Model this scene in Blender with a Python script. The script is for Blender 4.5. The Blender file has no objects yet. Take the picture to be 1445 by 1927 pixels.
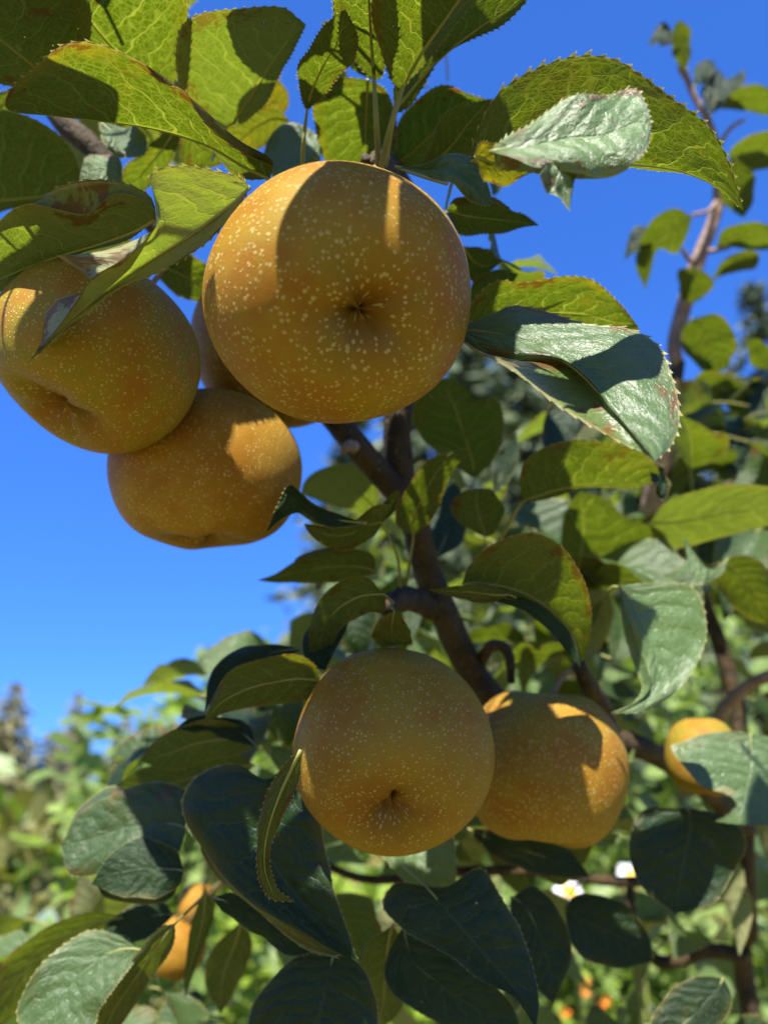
import bpy, math, random
import numpy as np
from mathutils import Vector, Matrix

SC = bpy.context.scene
COL = SC.collection
random.seed(7)
RNG = np.random.default_rng(7)

# ------------------------------------------------------------------ camera
CAM_H = 1.45
PITCH = math.radians(20.0)
FPX = 1447.0                      # focal length in photograph pixels (1445 x 1927)
CX, CY = 722.5, 963.5
cam_d = bpy.data.cameras.new("camera")
cam = bpy.data.objects.new("camera", cam_d)
COL.objects.link(cam)
cam.location = (0, 0, CAM_H)
cam.rotation_euler = (math.pi / 2 + PITCH, 0, 0)
cam_d.sensor_fit = 'VERTICAL'
cam_d.sensor_height = 36.0
cam_d.lens = 36.0 * FPX / 1927.0
cam_d.clip_start = 0.02
cam_d.clip_end = 2000
cam_d.dof.use_dof = True
cam_d.dof.focus_distance = 0.27
cam_d.dof.aperture_fstop = 7.0
SC.camera = cam

# ------------------------------------------------------------------ sky, sun, exposure
SUN_C = Vector((-0.16, 0.93, 0.30)).normalized()          # towards the sun, seen from the camera (right, up, back)
CR = np.array([1.0, 0, 0])
CU = np.array([0, -math.sin(PITCH), math.cos(PITCH)])
CF = np.array([0, math.cos(PITCH), math.sin(PITCH)])
C0 = np.array([0, 0, CAM_H])
SUN_W = Vector(SUN_C.x * CR + SUN_C.y * CU - SUN_C.z * CF).normalized()
world = bpy.data.worlds.new("World")
SC.world = world
world.use_nodes = True
wn = world.node_tree
bgn = wn.nodes["Background"]
sky = wn.nodes.new("ShaderNodeTexSky")
sky.sky_type = 'NISHITA'
sky.sun_disc = False
sky.sun_elevation = math.asin(SUN_W.z)
sky.sun_rotation = math.atan2(SUN_W.x, SUN_W.y)
sky.air_density = 1.0
sky.dust_density = 0.0
sky.ozone_density = 10.0
# deep blue of a phone camera: softer contrast from zenith to horizon, cooler balance, over the whole sky alike
sgam = wn.nodes.new("ShaderNodeGamma")
sgam.inputs[1].default_value = 0.62
stint = wn.nodes.new("ShaderNodeMix")
stint.data_type = 'RGBA'
stint.blend_type = 'MULTIPLY'
stint.clamp_result = False
stint.inputs[0].default_value = 1.0
stint.inputs[7].default_value = (0.40, 0.92, 2.10, 1.0)
wn.links.new(sky.outputs[0], sgam.inputs[0])
wn.links.new(sgam.outputs[0], stint.inputs[6])
wn.links.new(stint.outputs[2], bgn.inputs[0])
bgn.inputs[1].default_value = 0.077
sun_d = bpy.data.lights.new("sun", 'SUN')
sun = bpy.data.objects.new("sun", sun_d)
COL.objects.link(sun)
sun_d.energy = 5.0
sun_d.angle = math.radians(0.5)
sun_d.color = (1.0, 0.955, 0.88)
sun.location = (-2, -4, 8)
sun.rotation_euler = SUN_W.to_track_quat('Z', 'Y').to_euler()
SC.view_settings.view_transform = 'Standard'
SC.view_settings.look = 'None'
SC.view_settings.gamma = 1.0
SC.view_settings.use_curve_mapping = False
SC.view_settings.exposure = 1.5
SC.render.engine = 'CYCLES'
SC.cycles.max_bounces = 8
SC.cycles.transmission_bounces = 6
SC.cycles.transparent_max_bounces = 6


def P(x, y, d):
    """point seen at photograph pixel x, y at depth d metres"""
    return C0 + d * (CF + (x - CX) / FPX * CR - (y - CY) / FPX * CU)


def ground_xy(px, dist, py=None):
    """x, y, z of a point dist metres ahead; z from the pixel row when given, else ground"""
    if py is None:
        dz = -CAM_H
    else:
        t = (CY - py) / FPX
        dz = dist * (t * math.cos(PITCH) + math.sin(PITCH)) / (math.cos(PITCH) - t * math.sin(PITCH))
    dep = dist * math.cos(PITCH) + dz * math.sin(PITCH)
    return (px - CX) / FPX * dep, dist, dz + CAM_H


# ------------------------------------------------------------------ node helpers
def new_mat(name):
    m = bpy.data.materials.new(name)
    m.use_nodes = True
    nt = m.node_tree
    nt.nodes.clear()
    return m, nt


class N:
    """tiny wrapper to wire nodes"""
    def __init__(self, nt):
        self.nt = nt

    def put(self, sock, v):
        if isinstance(v, bpy.types.NodeSocket):
            self.nt.links.new(v, sock)
        elif v is not None:
            sock.default_value = v

    def math(self, op, a, b=None, c=None, clamp=False):
        n = self.nt.nodes.new("ShaderNodeMath")
        n.operation = op
        n.use_clamp = clamp
        for i, v in enumerate((a, b, c)):
            if v is not None:
                self.put(n.inputs[i], v)
        return n.outputs[0]

    def step(self, v, lo, hi, a=0.0, b=1.0):
        n = self.nt.nodes.new("ShaderNodeMapRange")
        n.interpolation_type = 'SMOOTHSTEP'
        self.put(n.inputs[0], v)
        self.put(n.inputs[1], lo)
        self.put(n.inputs[2], hi)
        self.put(n.inputs[3], a)
        self.put(n.inputs[4], b)
        return n.outputs[0]

    def mix(self, f, a, b, mode='MIX'):
        n = self.nt.nodes.new("ShaderNodeMix")
        n.data_type = 'RGBA'
        n.blend_type = mode
        self.put(n.inputs[0], f)
        for s, v in ((6, a), (7, b)):
            if isinstance(v, tuple):
                v = (*v[:3], 1.0)
            self.put(n.inputs[s], v)
        return n.outputs[2]

    def noise(self, vec, scale, detail=3.0, rough=0.55, dist=0.0):
        n = self.nt.nodes.new("ShaderNodeTexNoise")
        self.put(n.inputs["Vector"], vec)
        n.inputs["Scale"].default_value = scale
        n.inputs["Detail"].default_value = detail
        n.inputs["Roughness"].default_value = rough
        n.inputs["Distortion"].default_value = dist
        return n.outputs[0]

    def voro(self, vec, scale, feature='F1', rnd=1.0, dims='3D'):
        n = self.nt.nodes.new("ShaderNodeTexVoronoi")
        n.voronoi_dimensions = dims
        n.feature = feature
        self.put(n.inputs["Vector"], vec)
        n.inputs["Scale"].default_value = scale
        n.inputs["Randomness"].default_value = rnd
        return n

    def attr(self, name, kind='GEOMETRY'):
        n = self.nt.nodes.new("ShaderNodeAttribute")
        n.attribute_type = kind
        n.attribute_name = name
        return n

    def comb(self, x, y, z=0.0):
        n = self.nt.nodes.new("ShaderNodeCombineXYZ")
        self.put(n.inputs[0], x)
        self.put(n.inputs[1], y)
        self.put(n.inputs[2], z)
        return n.outputs[0]

    def sep(self, v):
        n = self.nt.nodes.new("ShaderNodeSeparateXYZ")
        self.put(n.inputs[0], v)
        return n.outputs

    def vmul(self, v, k):
        n = self.nt.nodes.new("ShaderNodeVectorMath")
        n.operation = 'MULTIPLY'
        self.put(n.inputs[0], v)
        self.put(n.inputs[1], k)
        return n.outputs[0]

    def vadd(self, v, k):
        n = self.nt.nodes.new("ShaderNodeVectorMath")
        n.operation = 'ADD'
        self.put(n.inputs[0], v)
        self.put(n.inputs[1], k)
        return n.outputs[0]

    def bump(self, h, strength, dist):
        n = self.nt.nodes.new("ShaderNodeBump")
        n.inputs["Strength"].default_value = strength
        n.inputs["Distance"].default_value = dist
        self.put(n.inputs["Height"], h)
        return n.outputs[0]

    def principled(self, col, rough=0.5, spec=0.5, normal=None, **kw):
        n = self.nt.nodes.new("ShaderNodeBsdfPrincipled")
        self.put(n.inputs["Base Color"], (*col[:3], 1.0) if isinstance(col, tuple) else col)
        self.put(n.inputs["Roughness"], rough)
        self.put(n.inputs["Specular IOR Level"], spec)
        if normal is not None:
            self.put(n.inputs["Normal"], normal)
        for k, v in kw.items():
            self.put(n.inputs[k.replace('_', ' ')], v)
        return n.outputs[0]

    def translucent(self, col, normal=None):
        n = self.nt.nodes.new("ShaderNodeBsdfTranslucent")
        self.put(n.inputs[0], (*col[:3], 1.0) if isinstance(col, tuple) else col)
        if normal is not None:
            self.put(n.inputs[1], normal)
        return n.outputs[0]

    def mixs(self, f, a, b):
        n = self.nt.nodes.new("ShaderNodeMixShader")
        self.put(n.inputs[0], f)
        self.nt.links.new(a, n.inputs[1])
        self.nt.links.new(b, n.inputs[2])
        return n.outputs[0]

    def adds(self, a, b):
        n = self.nt.nodes.new("ShaderNodeAddShader")
        self.nt.links.new(a, n.inputs[0])
        self.nt.links.new(b, n.inputs[1])
        return n.outputs[0]

    def out(self, s):
        o = self.nt.nodes.new("ShaderNodeOutputMaterial")
        self.nt.links.new(s, o.inputs[0])


# ------------------------------------------------------------------ materials
def leaf_material():
    m, nt = new_mat("pear_leaf")
    k = N(nt)
    uvn = nt.nodes.new("ShaderNodeUVMap")
    uvn.uv_map = "leaf"
    u, v, _ = k.sep(uvn.outputs[0])
    geo = nt.nodes.new("ShaderNodeNewGeometry")
    back = geo.outputs["Backfacing"]
    oi = nt.nodes.new("ShaderNodeObjectInfo")
    rnd = oi.outputs["Random"]
    age = k.attr("age", 'OBJECT').outputs["Fac"]
    bloom = k.attr("bloom", 'OBJECT').outputs["Fac"]  # pale leaf tone, raised to paint sunlit brightness into the colour
    av = k.math('ABSOLUTE', v)
    sgn = k.math('SIGN', v)
    seed = k.math('MULTIPLY', rnd, 31.0)
    p2 = k.comb(u, k.math('MULTIPLY', v, 0.36), seed)
    wob = k.noise(p2, 7.0, 2.0)
    wob = k.math('SUBTRACT', wob, 0.5)
    # side veins sweep towards the tip
    ph = k.math('SUBTRACT', u, k.math('MULTIPLY', k.math('POWER', av, 1.25), 0.20))
    ph = k.math('ADD', ph, k.math('MULTIPLY', wob, 0.16))
    ph = k.math('MULTIPLY', ph, 9.0)
    ph = k.math('ADD', ph, k.math('MULTIPLY', sgn, 0.22))
    fr = k.math('ABSOLUTE', k.math('SUBTRACT', k.math('FRACT', ph), 0.5))
    side = k.math('MULTIPLY', k.step(fr, 0.015, 0.07, 1.0, 0.0), k.step(av, 0.5, 1.0, 1.0, 0.25))
    quilt = k.step(fr, 0.0, 0.5, 0.0, 1.0)
    mid = k.step(av, 0.012, 0.05, 1.0, 0.0)
    warp = k.vadd(p2, k.comb(k.math('MULTIPLY', wob, 0.05), k.math('MULTIPLY', wob, -0.04), 0.0))
    net1 = k.voro(k.vmul(warp, (1.0, 1.25, 1.0)), 23.0, 'DISTANCE_TO_EDGE', 0.9, '3D').outputs["Distance"]
    net2 = k.voro(warp, 46.0, 'DISTANCE_TO_EDGE', 1.0, '3D').outputs["Distance"]
    n1 = k.step(net1, 0.015, 0.075, 1.0, 0.0)
    n2 = k.step(net2, 0.03, 0.14, 1.0, 0.0)
    vein = k.math('MAXIMUM', k.math('MULTIPLY', side, 0.95), k.math('MULTIPLY', n1, 0.50))
    vein = k.math('MAXIMUM', vein, k.math('MULTIPLY', n2, 0.28))
    vein = k.math('MAXIMUM', vein, mid)
    patch = k.noise(p2, 3.2, 4.0, 0.6)
    fine = k.noise(p2, 160.0, 2.0, 0.7)
    # yellowing: along the edge and in blotches on older leaves
    edge = k.step(av, 0.72, 1.0, 0.0, 1.0)
    yel = k.math('ADD', k.math('MULTIPLY', edge, k.math('ADD', 0.12, k.math('MULTIPLY', age, 0.5))),
                 k.math('MULTIPLY', k.step(patch, 0.52, 0.74), age))
    yel = k.math('MULTIPLY', yel, k.step(k.noise(p2, 5.0, 3.0), 0.35, 0.6))
    yel = k.math('MINIMUM', k.math('ADD', yel, k.math('MULTIPLY', k.math('MAXIMUM', k.math('SUBTRACT', age, 0.6), 0.0), 1.6)), 1.0)
    spots = k.voro(p2, 9.0, 'F1', 1.0).outputs["Distance"]
    spot = k.math('MULTIPLY', k.step(spots, 0.05, 0.13, 1.0, 0.0), k.step(k.noise(p2, 4.0, 1.0), 0.44, 0.56))
    nec = k.math('MULTIPLY', k.step(k.math('ADD', k.noise(p2, 6.0, 4.0, 0.7), k.math('MULTIPLY', av, 0.24)), 0.745, 0.79), k.step(age, 0.05, 0.3))
    spot = k.math('MAXIMUM', spot, nec)
    rim = k.math('MAXIMUM', k.step(av, 1.0, 1.03), k.step(av, 0.972, 0.992, 0.0, 0.38))                 # the teeth stand outside |v| = 1
    # front (upper) side
    top = k.mix(patch, (0.003, 0.011, 0.003), (0.009, 0.026, 0.006))
    top = k.mix(k.math('MULTIPLY', rnd, 0.35), top, (0.014, 0.036, 0.007))
    top = k.mix(k.math('MULTIPLY', vein, 0.34), top, (0.030, 0.055, 0.017))
    top = k.mix(yel, top, (0.17, 0.13, 0.012))
    top = k.mix(k.math('MULTIPLY', bloom, k.step(fine, 0.25, 0.7, 0.45, 1.0)), top, (0.120, 0.190, 0.062))  # upper side painted paler, as if sunlit
    # reverse side
    und = k.mix(patch, (0.055, 0.070, 0.020), (0.088, 0.100, 0.036))
    und = k.mix(k.math('MULTIPLY', vein, 0.45), und, (0.13, 0.135, 0.042))
    und = k.mix(yel, und, (0.17, 0.125, 0.020))
    und = k.mix(k.math('MULTIPLY', bloom, 0.8), und, (0.27, 0.27, 0.13))  # underside painted paler too, standing in for sunlight
    col = k.mix(back, top, und)
    col = k.mix(k.math('MULTIPLY', spot, 0.85), col, (0.10, 0.045, 0.012))
    col = k.mix(rim, col, (0.34, 0.29, 0.12))
    tr = k.mix(patch, (0.090, 0.165, 0.001), (0.145, 0.220, 0.0015))
    tr = k.mix(k.math('MULTIPLY', bloom, 0.8), tr, (0.34, 0.50, 0.032))  # glow through the blade brightened in the colour
    tr = k.mix(k.math('MULTIPLY', vein, 0.85), tr, (0.50, 0.58, 0.05))
    tr = k.mix(yel, tr, (0.58, 0.40, 0.010))
    tr = k.mix(k.math('MULTIPLY', spot, 0.8), tr, (0.22, 0.07, 0.008))
    tr = k.mix(rim, tr, (0.75, 0.62, 0.22))
    # quilted relief between the veins, felt of fine hairs
    h = k.math('SUBTRACT', k.math('MULTIPLY', quilt, 0.55), k.math('MULTIPLY', vein, 0.40))
    h = k.math('ADD', h, k.math('MULTIPLY', fine, 0.22))
    h = k.math('ADD', h, k.math('MULTIPLY', k.noise(p2, 8.0, 4.0), 2.2))
    nb = k.bump(h, 0.60, 0.0011)
    rough = k.mix(back, (0.34, 0.34, 0.34), (0.62, 0.62, 0.62))
    rough = k.math('ADD', rough, k.math('MULTIPLY', k.math('SUBTRACT', fine, 0.5), 0.35))
    spec = k.math('SUBTRACT', k.math('ADD', 0.22, k.math('MULTIPLY', bloom, 0.3)), k.math('MULTIPLY', back, 0.12), None, True)
    s = k.principled(col, rough, spec, nb)
    t = k.translucent(tr, nb)
    hole = k.math('MULTIPLY', k.step(spots, 0.030, 0.036, 1.0, 0.0), k.math('GREATER_THAN', k.noise(p2, 4.0, 1.0), 0.545))
    tp = nt.nodes.new("ShaderNodeBsdfTransparent")
    k.out(k.mixs(hole, k.mixs(k.math('MULTIPLY', 0.27, k.math('SUBTRACT', 1.0, k.attr("thick", 'OBJECT').outputs["Fac"])), s, t), tp.outputs[0]))
    return m


def pear_material():
    m, nt = new_mat("pear_skin")
    k = N(nt)
    lv = k.attr("lent").outputs["Vector"]
    th = k.attr("polar").outputs["Fac"]
    green = k.attr("green", 'OBJECT').outputs["Fac"]
    dots = k.attr("dots", 'OBJECT').outputs["Fac"]
    oi = nt.nodes.new("ShaderNodeObjectInfo")
    off = k.vadd(lv, k.comb(k.math('MULTIPLY', oi.outputs["Random"], 17.0), 3.1, 1.7))
    fin = k.vmul(off, k.comb(*[k.math('SUBTRACT', 1.45, k.math('MULTIPLY', dots, 0.45))] * 3))
    big = k.noise(off, 1.1, 3.0)
    med = k.noise(off, 3.5, 4.0)
    fine = k.noise(off, 60.0, 4.0, 0.7)
    base = k.mix(k.step(k.math('ADD', k.math('MULTIPLY', big, 0.7), k.math('MULTIPLY', med, 0.3)), 0.38, 0.62), (0.250, 0.110, 0.0080), (0.320, 0.172, 0.0165))
    gfac = k.math('MULTIPLY', k.step(k.math('ADD', k.math('MULTIPLY', med, 0.5), k.math('MULTIPLY', big, 0.5)), 0.36, 0.66), green)
    base = k.mix(gfac, base, (0.200, 0.165, 0.0110))
    base = k.mix(k.math('MULTIPLY', k.step(fine, 0.35, 0.75), 0.35), base, (0.19, 0.105, 0.030))
    base = k.mix(k.step(th, 0.0, 0.22, 0.55, 0.0), base, (0.11, 0.040, 0.006))   # russet round the eye
    # lenticels: large sparse ones, small dense ones
    def layer(scale, lo, hi, keep):
        vn = k.voro(fin, scale, 'F1', 1.0)
        d = vn.outputs["Distance"]
        cr = k.sep(vn.outputs["Color"])
        lim = k.math('ADD', lo, k.math('MULTIPLY', cr[0], hi - lo))
        on = k.math('LESS_THAN', cr[1], k.math('MULTIPLY', keep, k.step(med, 0.30, 0.56, 0.45, 1.05)))
        q = k.math('DIVIDE', d, lim)
        q = k.math('ADD', q, k.math('MULTIPLY', k.math('SUBTRACT', fine, 0.5), 0.7))
        return k.math('MULTIPLY', k.step(q, 0.75, 1.0, 1.0, 0.0), on), q
    a, qa = layer(15.0, 0.16, 0.34, 0.62)
    b, qb = layer(19.0, 0.18, 0.40, 0.97)
    ring = k.math('MULTIPLY', k.step(qa, 0.2, 0.6, 0.55, 0.0), a)
    a = k.math('MULTIPLY', a, k.step(dots, 0.1, 0.6, 0.0, 1.0))
    b = k.math('MULTIPLY', b, k.math('ADD', 0.85, k.math('MULTIPLY', dots, 0.15)))
    l = k.math('MAXIMUM', a, b)
    col = k.mix(k.math('MULTIPLY', l, 0.85), base, (0.42, 0.31, 0.115))
    col = k.mix(k.math('MULTIPLY', ring, 0.5), col, (0.21, 0.115, 0.030))
    scuff = k.math('MULTIPLY', k.step(k.noise(off, 4.0, 6.0, 0.75), 0.56, 0.72), 0.40)
    col = k.mix(scuff, col, (0.20, 0.10, 0.03))
    h = k.math('ADD', k.math('MULTIPLY', l, 1.0), k.math('MULTIPLY', fine, 0.55))
    h = k.math('ADD', h, k.math('MULTIPLY', med, 1.2))
    nb = k.bump(h, 0.55, 0.0007)
    rough = k.math('ADD', 0.40, k.math('MULTIPLY', k.math('ADD', l, fine), 0.14))
    s = k.principled(col, rough, 0.11, nb, Subsurface_Weight=0.12, Subsurface_Radius=(0.006, 0.003, 0.001), Subsurface_Scale=0.6)
    k.out(s)
    return m


def bark_material(name, a, b, scale=1.0):
    m, nt = new_mat(name)
    k = N(nt)
    tc = nt.nodes.new("ShaderNodeTexCoord")
    v = tc.outputs["Object"]
    n1 = k.noise(v, 60 * scale, 5.0, 0.65)
    n2 = k.noise(v, 260 * scale, 4.0, 0.7)
    sp = k.voro(v, 220 * scale, 'F1').outputs["Distance"]
    col = k.mix(k.step(n1, 0.35, 0.66), a, b)
    col = k.mix(k.math('MULTIPLY', k.step(sp, 0.12, 0.22, 1.0, 0.0), 0.55), col, tuple(min(1, c * 2.2 + 0.04) for c in b))
    h = k.math('ADD', n1, k.math('MULTIPLY', n2, 0.5))
    k.out(k.principled(col, 0.72, 0.35, k.bump(h, 1.0, 0.004 / scale)))
    return m


def plain_leafy(name, a, b, tr, scale, trans=0.3, rough=0.5):
    m, nt = new_mat(name)
    k = N(nt)
    geo = nt.nodes.new("ShaderNodeNewGeometry")
    tc = nt.nodes.new("ShaderNodeTexCoord")
    r = geo.outputs["Random Per Island"]
    n1 = k.noise(tc.outputs["Object"], scale, 3.0)
    f = k.math('ADD', k.math('MULTIPLY', r, 0.6), k.math('MULTIPLY', n1, 0.4))
    col = k.mix(f, a, b)
    s = k.principled(col, rough, 0.45)
    k.out(k.mixs(trans, s, k.translucent(k.mix(f, tr, tuple(c * 1.3 for c in tr)))))
    return m


def simple(name, col, col2=None, scale=40.0, rough=0.55, trans=None, spec=0.4):
    m, nt = new_mat(name)
    k = N(nt)
    tc = nt.nodes.new("ShaderNodeTexCoord")
    n1 = k.noise(tc.outputs["Object"], scale, 4.0)
    c = k.mix(n1, col, col2 or tuple(x * 0.7 for x in col))
    s = k.principled(c, rough, spec, k.bump(n1, 0.25, 0.002))
    if trans:
        s = k.mixs(trans, s, k.translucent(c))
    k.out(s)
    return m


M = {}
M['leaf'] = leaf_material()
M['pear'] = pear_material()
M['bark'] = bark_material("pear_bark", (0.020, 0.012, 0.003), (0.058, 0.036, 0.011))
M['twig'] = bark_material("young_bark", (0.20, 0.125, 0.085), (0.30, 0.21, 0.155))
M['stalk'] = simple("leaf_stalk", (0.22, 0.23, 0.055), (0.28, 0.26, 0.08), 90.0, 0.5, 0.18)
M['fruit_stalk'] = simple("fruit_stalk", (0.17, 0.10, 0.04), (0.26, 0.17, 0.07), 120.0, 0.7)
M['calyx'] = simple("dry_calyx", (0.030, 0.017, 0.010), (0.05, 0.028, 0.015), 200.0, 0.9)
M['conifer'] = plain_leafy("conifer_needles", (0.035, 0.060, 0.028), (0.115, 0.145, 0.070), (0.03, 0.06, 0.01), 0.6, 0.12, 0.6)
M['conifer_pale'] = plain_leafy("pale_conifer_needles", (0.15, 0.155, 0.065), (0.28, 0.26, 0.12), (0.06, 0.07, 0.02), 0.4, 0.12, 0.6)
M['trunk'] = bark_material("conifer_bark", (0.06, 0.04, 0.03), (0.13, 0.10, 0.08), 0.1)
M['bush'] = plain_leafy("bush_leaf", (0.10, 0.17, 0.03), (0.26, 0.33, 0.11), (0.22, 0.34, 0.02), 6.0, 0.36, 0.45)
M['bush_olive'] = plain_leafy("olive_bush_leaf", (0.13, 0.14, 0.04), (0.24, 0.23, 0.08), (0.25, 0.26, 0.03), 6.0, 0.3, 0.55)
M['bush_blue'] = plain_leafy("blue_green_leaf", (0.07, 0.14, 0.10), (0.17, 0.25, 0.18), (0.10, 0.18, 0.06), 6.0, 0.2, 0.5)
M['bush_lime'] = plain_leafy("lime_leaf", (0.14, 0.24, 0.02), (0.28, 0.36, 0.05), (0.35, 0.45, 0.02), 6.0, 0.36, 0.45)
M['orange'] = simple("orange_petal", (0.85, 0.16, 0.02), (0.90, 0.28, 0.03), 80.0, 0.55, 0.3)
M['white'] = simple("white_petal", (0.80, 0.79, 0.82), (0.72, 0.70, 0.76), 60.0, 0.6, 0.3)
M['yellow'] = simple("yellow_centre", (0.80, 0.52, 0.03), (0.70, 0.38, 0.02), 300.0, 0.8)


def ground_material():
    m, nt = new_mat("ground_cover")
    k = N(nt)
    tc = nt.nodes.new("ShaderNodeTexCoord")
    v = tc.outputs["Object"]
    a = k.noise(v, 0.7, 5.0, 0.6)
    b = k.noise(v, 9.0, 5.0, 0.7)
    c = k.mix(k.step(a, 0.38, 0.6), (0.23, 0.17, 0.06), (0.14, 0.15, 0.03))
    c = k.mix(k.step(b, 0.5, 0.75), c, (0.25, 0.20, 0.10))
    k.out(k.principled(c, 0.95, 0.1, k.bump(b, 0.8, 0.05)))
    return m


M['ground'] = ground_material()


# ------------------------------------------------------------------ mesh helpers
def mesh_obj(name, verts, faces, mat, parent=None, loc=None, smooth=True, uv=None, attrs=None, link=True):
    me = bpy.data.meshes.new(name)
    verts = np.asarray(verts, dtype=float)
    if loc is not None:
        verts = verts - np.asarray(loc)
    me.from_pydata(verts.tolist(), [], [list(f) for f in faces])
    if smooth:
        me.polygons.foreach_set("use_smooth", [True] * len(me.polygons))
    if uv is not None:
        lay = me.uv_layers.new(name="leaf")
        idx = np.empty(len(me.loops), dtype=np.int32)
        me.loops.foreach_get("vertex_index", idx)
        lay.data.foreach_set("uv", np.asarray(uv, dtype=np.float32)[idx].ravel())
    for an, kind, data in (attrs or ()):
        at = me.attributes.new(an, kind, 'POINT')
        at.data.foreach_set('vector' if kind == 'FLOAT_VECTOR' else 'value', np.asarray(data, dtype=np.float32).ravel())
    me.materials.append(mat)
    me.update()
    o = bpy.data.objects.new(name, me)
    if link:
        COL.objects.link(o)
    if parent is not None:
        o.parent = parent
        if loc is not None:
            o.location = Vector(loc) - Vector(parent.get("at", (0, 0, 0)))
    elif loc is not None:
        o.location = loc
    if loc is not None:
        o["at"] = [float(c) for c in loc]
    return o


def thing(name, label, cat, loc, group=None):
    o = bpy.data.objects.new(name, None)
    o.empty_display_size = 0.05
    COL.objects.link(o)
    o.location = loc
    o["at"] = [float(c) for c in loc]
    o["label"] = label
    o["category"] = cat
    if group:
        o["group"] = group
    return o


def spline(pts, n):
    """Catmull-Rom through pts, n points evenly spaced along its length"""
    p = np.asarray(pts, dtype=float)
    if len(p) == 2:
        t = np.linspace(0, 1, n)[:, None]
        return p[0] * (1 - t) + p[1] * t
    q = np.vstack([2 * p[0] - p[1], p, 2 * p[-1] - p[-2]])
    out = []
    m = 14
    for i in range(1, len(q) - 2):
        a, b, c, d = q[i - 1], q[i], q[i + 1], q[i + 2]
        t = np.linspace(0, 1, m, endpoint=False)[:, None]
        out.append(0.5 * (2 * b + (c - a) * t + (2 * a - 5 * b + 4 * c - d) * t ** 2 + (3 * b - a - 3 * c + d) * t ** 3))
    out.append(p[-1:])
    o = np.vstack(out)
    L = np.concatenate([[0], np.cumsum(np.linalg.norm(np.diff(o, axis=0), axis=1))])
    s = np.linspace(0, L[-1], n)
    return np.stack([np.interp(s, L, o[:, j]) for j in range(p.shape[1])], axis=1)


def tube_data(pts, radii, nseg=10, n=24, lump=0.0, seed=0):
    path = spline(pts, n)
    rr = np.interp(np.linspace(0, 1, n), np.linspace(0, 1, len(radii)), radii)
    rg = np.random.default_rng(seed)
    T = np.gradient(path, axis=0)
    T /= np.linalg.norm(T, axis=1)[:, None] + 1e-12
    ref = np.array([0.3, 0.9, 0.2])
    if abs(np.dot(T[0], ref)) > 0.9:
        ref = np.array([1.0, 0, 0])
    V = []
    nrm = np.cross(T[0], ref)
    for i in range(n):
        nrm = nrm - np.dot(nrm, T[i]) * T[i]
        nrm /= np.linalg.norm(nrm)
        bn = np.cross(T[i], nrm)
        for j in range(nseg):
            a = 2 * math.pi * j / nseg
            k = 1 + lump * (rg.random() - 0.5)
            V.append(path[i] + rr[i] * k * (math.cos(a) * nrm + math.sin(a) * bn))
    F = []
    for i in range(n - 1):
        for j in range(nseg):
            a, b = i * nseg + j, i * nseg + (j + 1) % nseg
            F.append((a, b, b + nseg, a + nseg))
    F.append(tuple(range(nseg))[::-1])
    F.append(tuple((n - 1) * nseg + j for j in range(nseg)))
    return V, F


def tube(name, pts, radii, mat, parent, nseg=10, n=24, lump=0.0, seed=0):
    V, F = tube_data(pts, radii, nseg, n, lump, seed)
    return mesh_obj(name, V, F, mat, parent, loc=np.asarray(pts[0], dtype=float))


# ------------------------------------------------------------------ leaves
LEAF_COUNT = [0]


def grid_faces(nu, nv, off=0):
    return [(off + i * nv + j, off + i * nv + j + 1, off + (i + 1) * nv + j + 1, off + (i + 1) * nv + j)
            for i in range(nu - 1) for j in range(nv - 1)]


def add_teeth(V, UV, F, edge, inner, us, sign, h, every, rg):
    """small forward-pointing teeth on an edge; edge / inner are arrays of points, sign the uv side"""
    n = len(edge)
    i = 2
    while i < n - 3:
        e0, e1 = edge[i], edge[i + 2]
        out = edge[i] - inner[i]
        out = out / (np.linalg.norm(out) + 1e-9)
        fw = e1 - e0
        step = np.linalg.norm(fw)
        if step < 1e-6:
            i += every
            continue
        hh = h * (0.35 + 0.6 * rg.random())
        apex = e1 + fw * (0.12 + 0.2 * rg.random()) + out * hh
        midp = e0 + 0.62 * (apex - e0) - out * hh * 0.10
        b = len(V)
        V += [e0 - out * 0.0004, e1 - out * 0.0004, midp, apex]
        UV += [(us[i], sign * 0.97), (us[i + 2], sign * 0.97), (us[i + 1], sign * 1.0), (us[i + 2], sign * 1.05)]
        if sign < 0:
            F += [(b, b + 2, b + 1), (b + 2, b + 3, b + 1)]
        else:
            F += [(b, b + 1, b + 2), (b + 2, b + 1, b + 3)]
        i += every
    return


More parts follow.
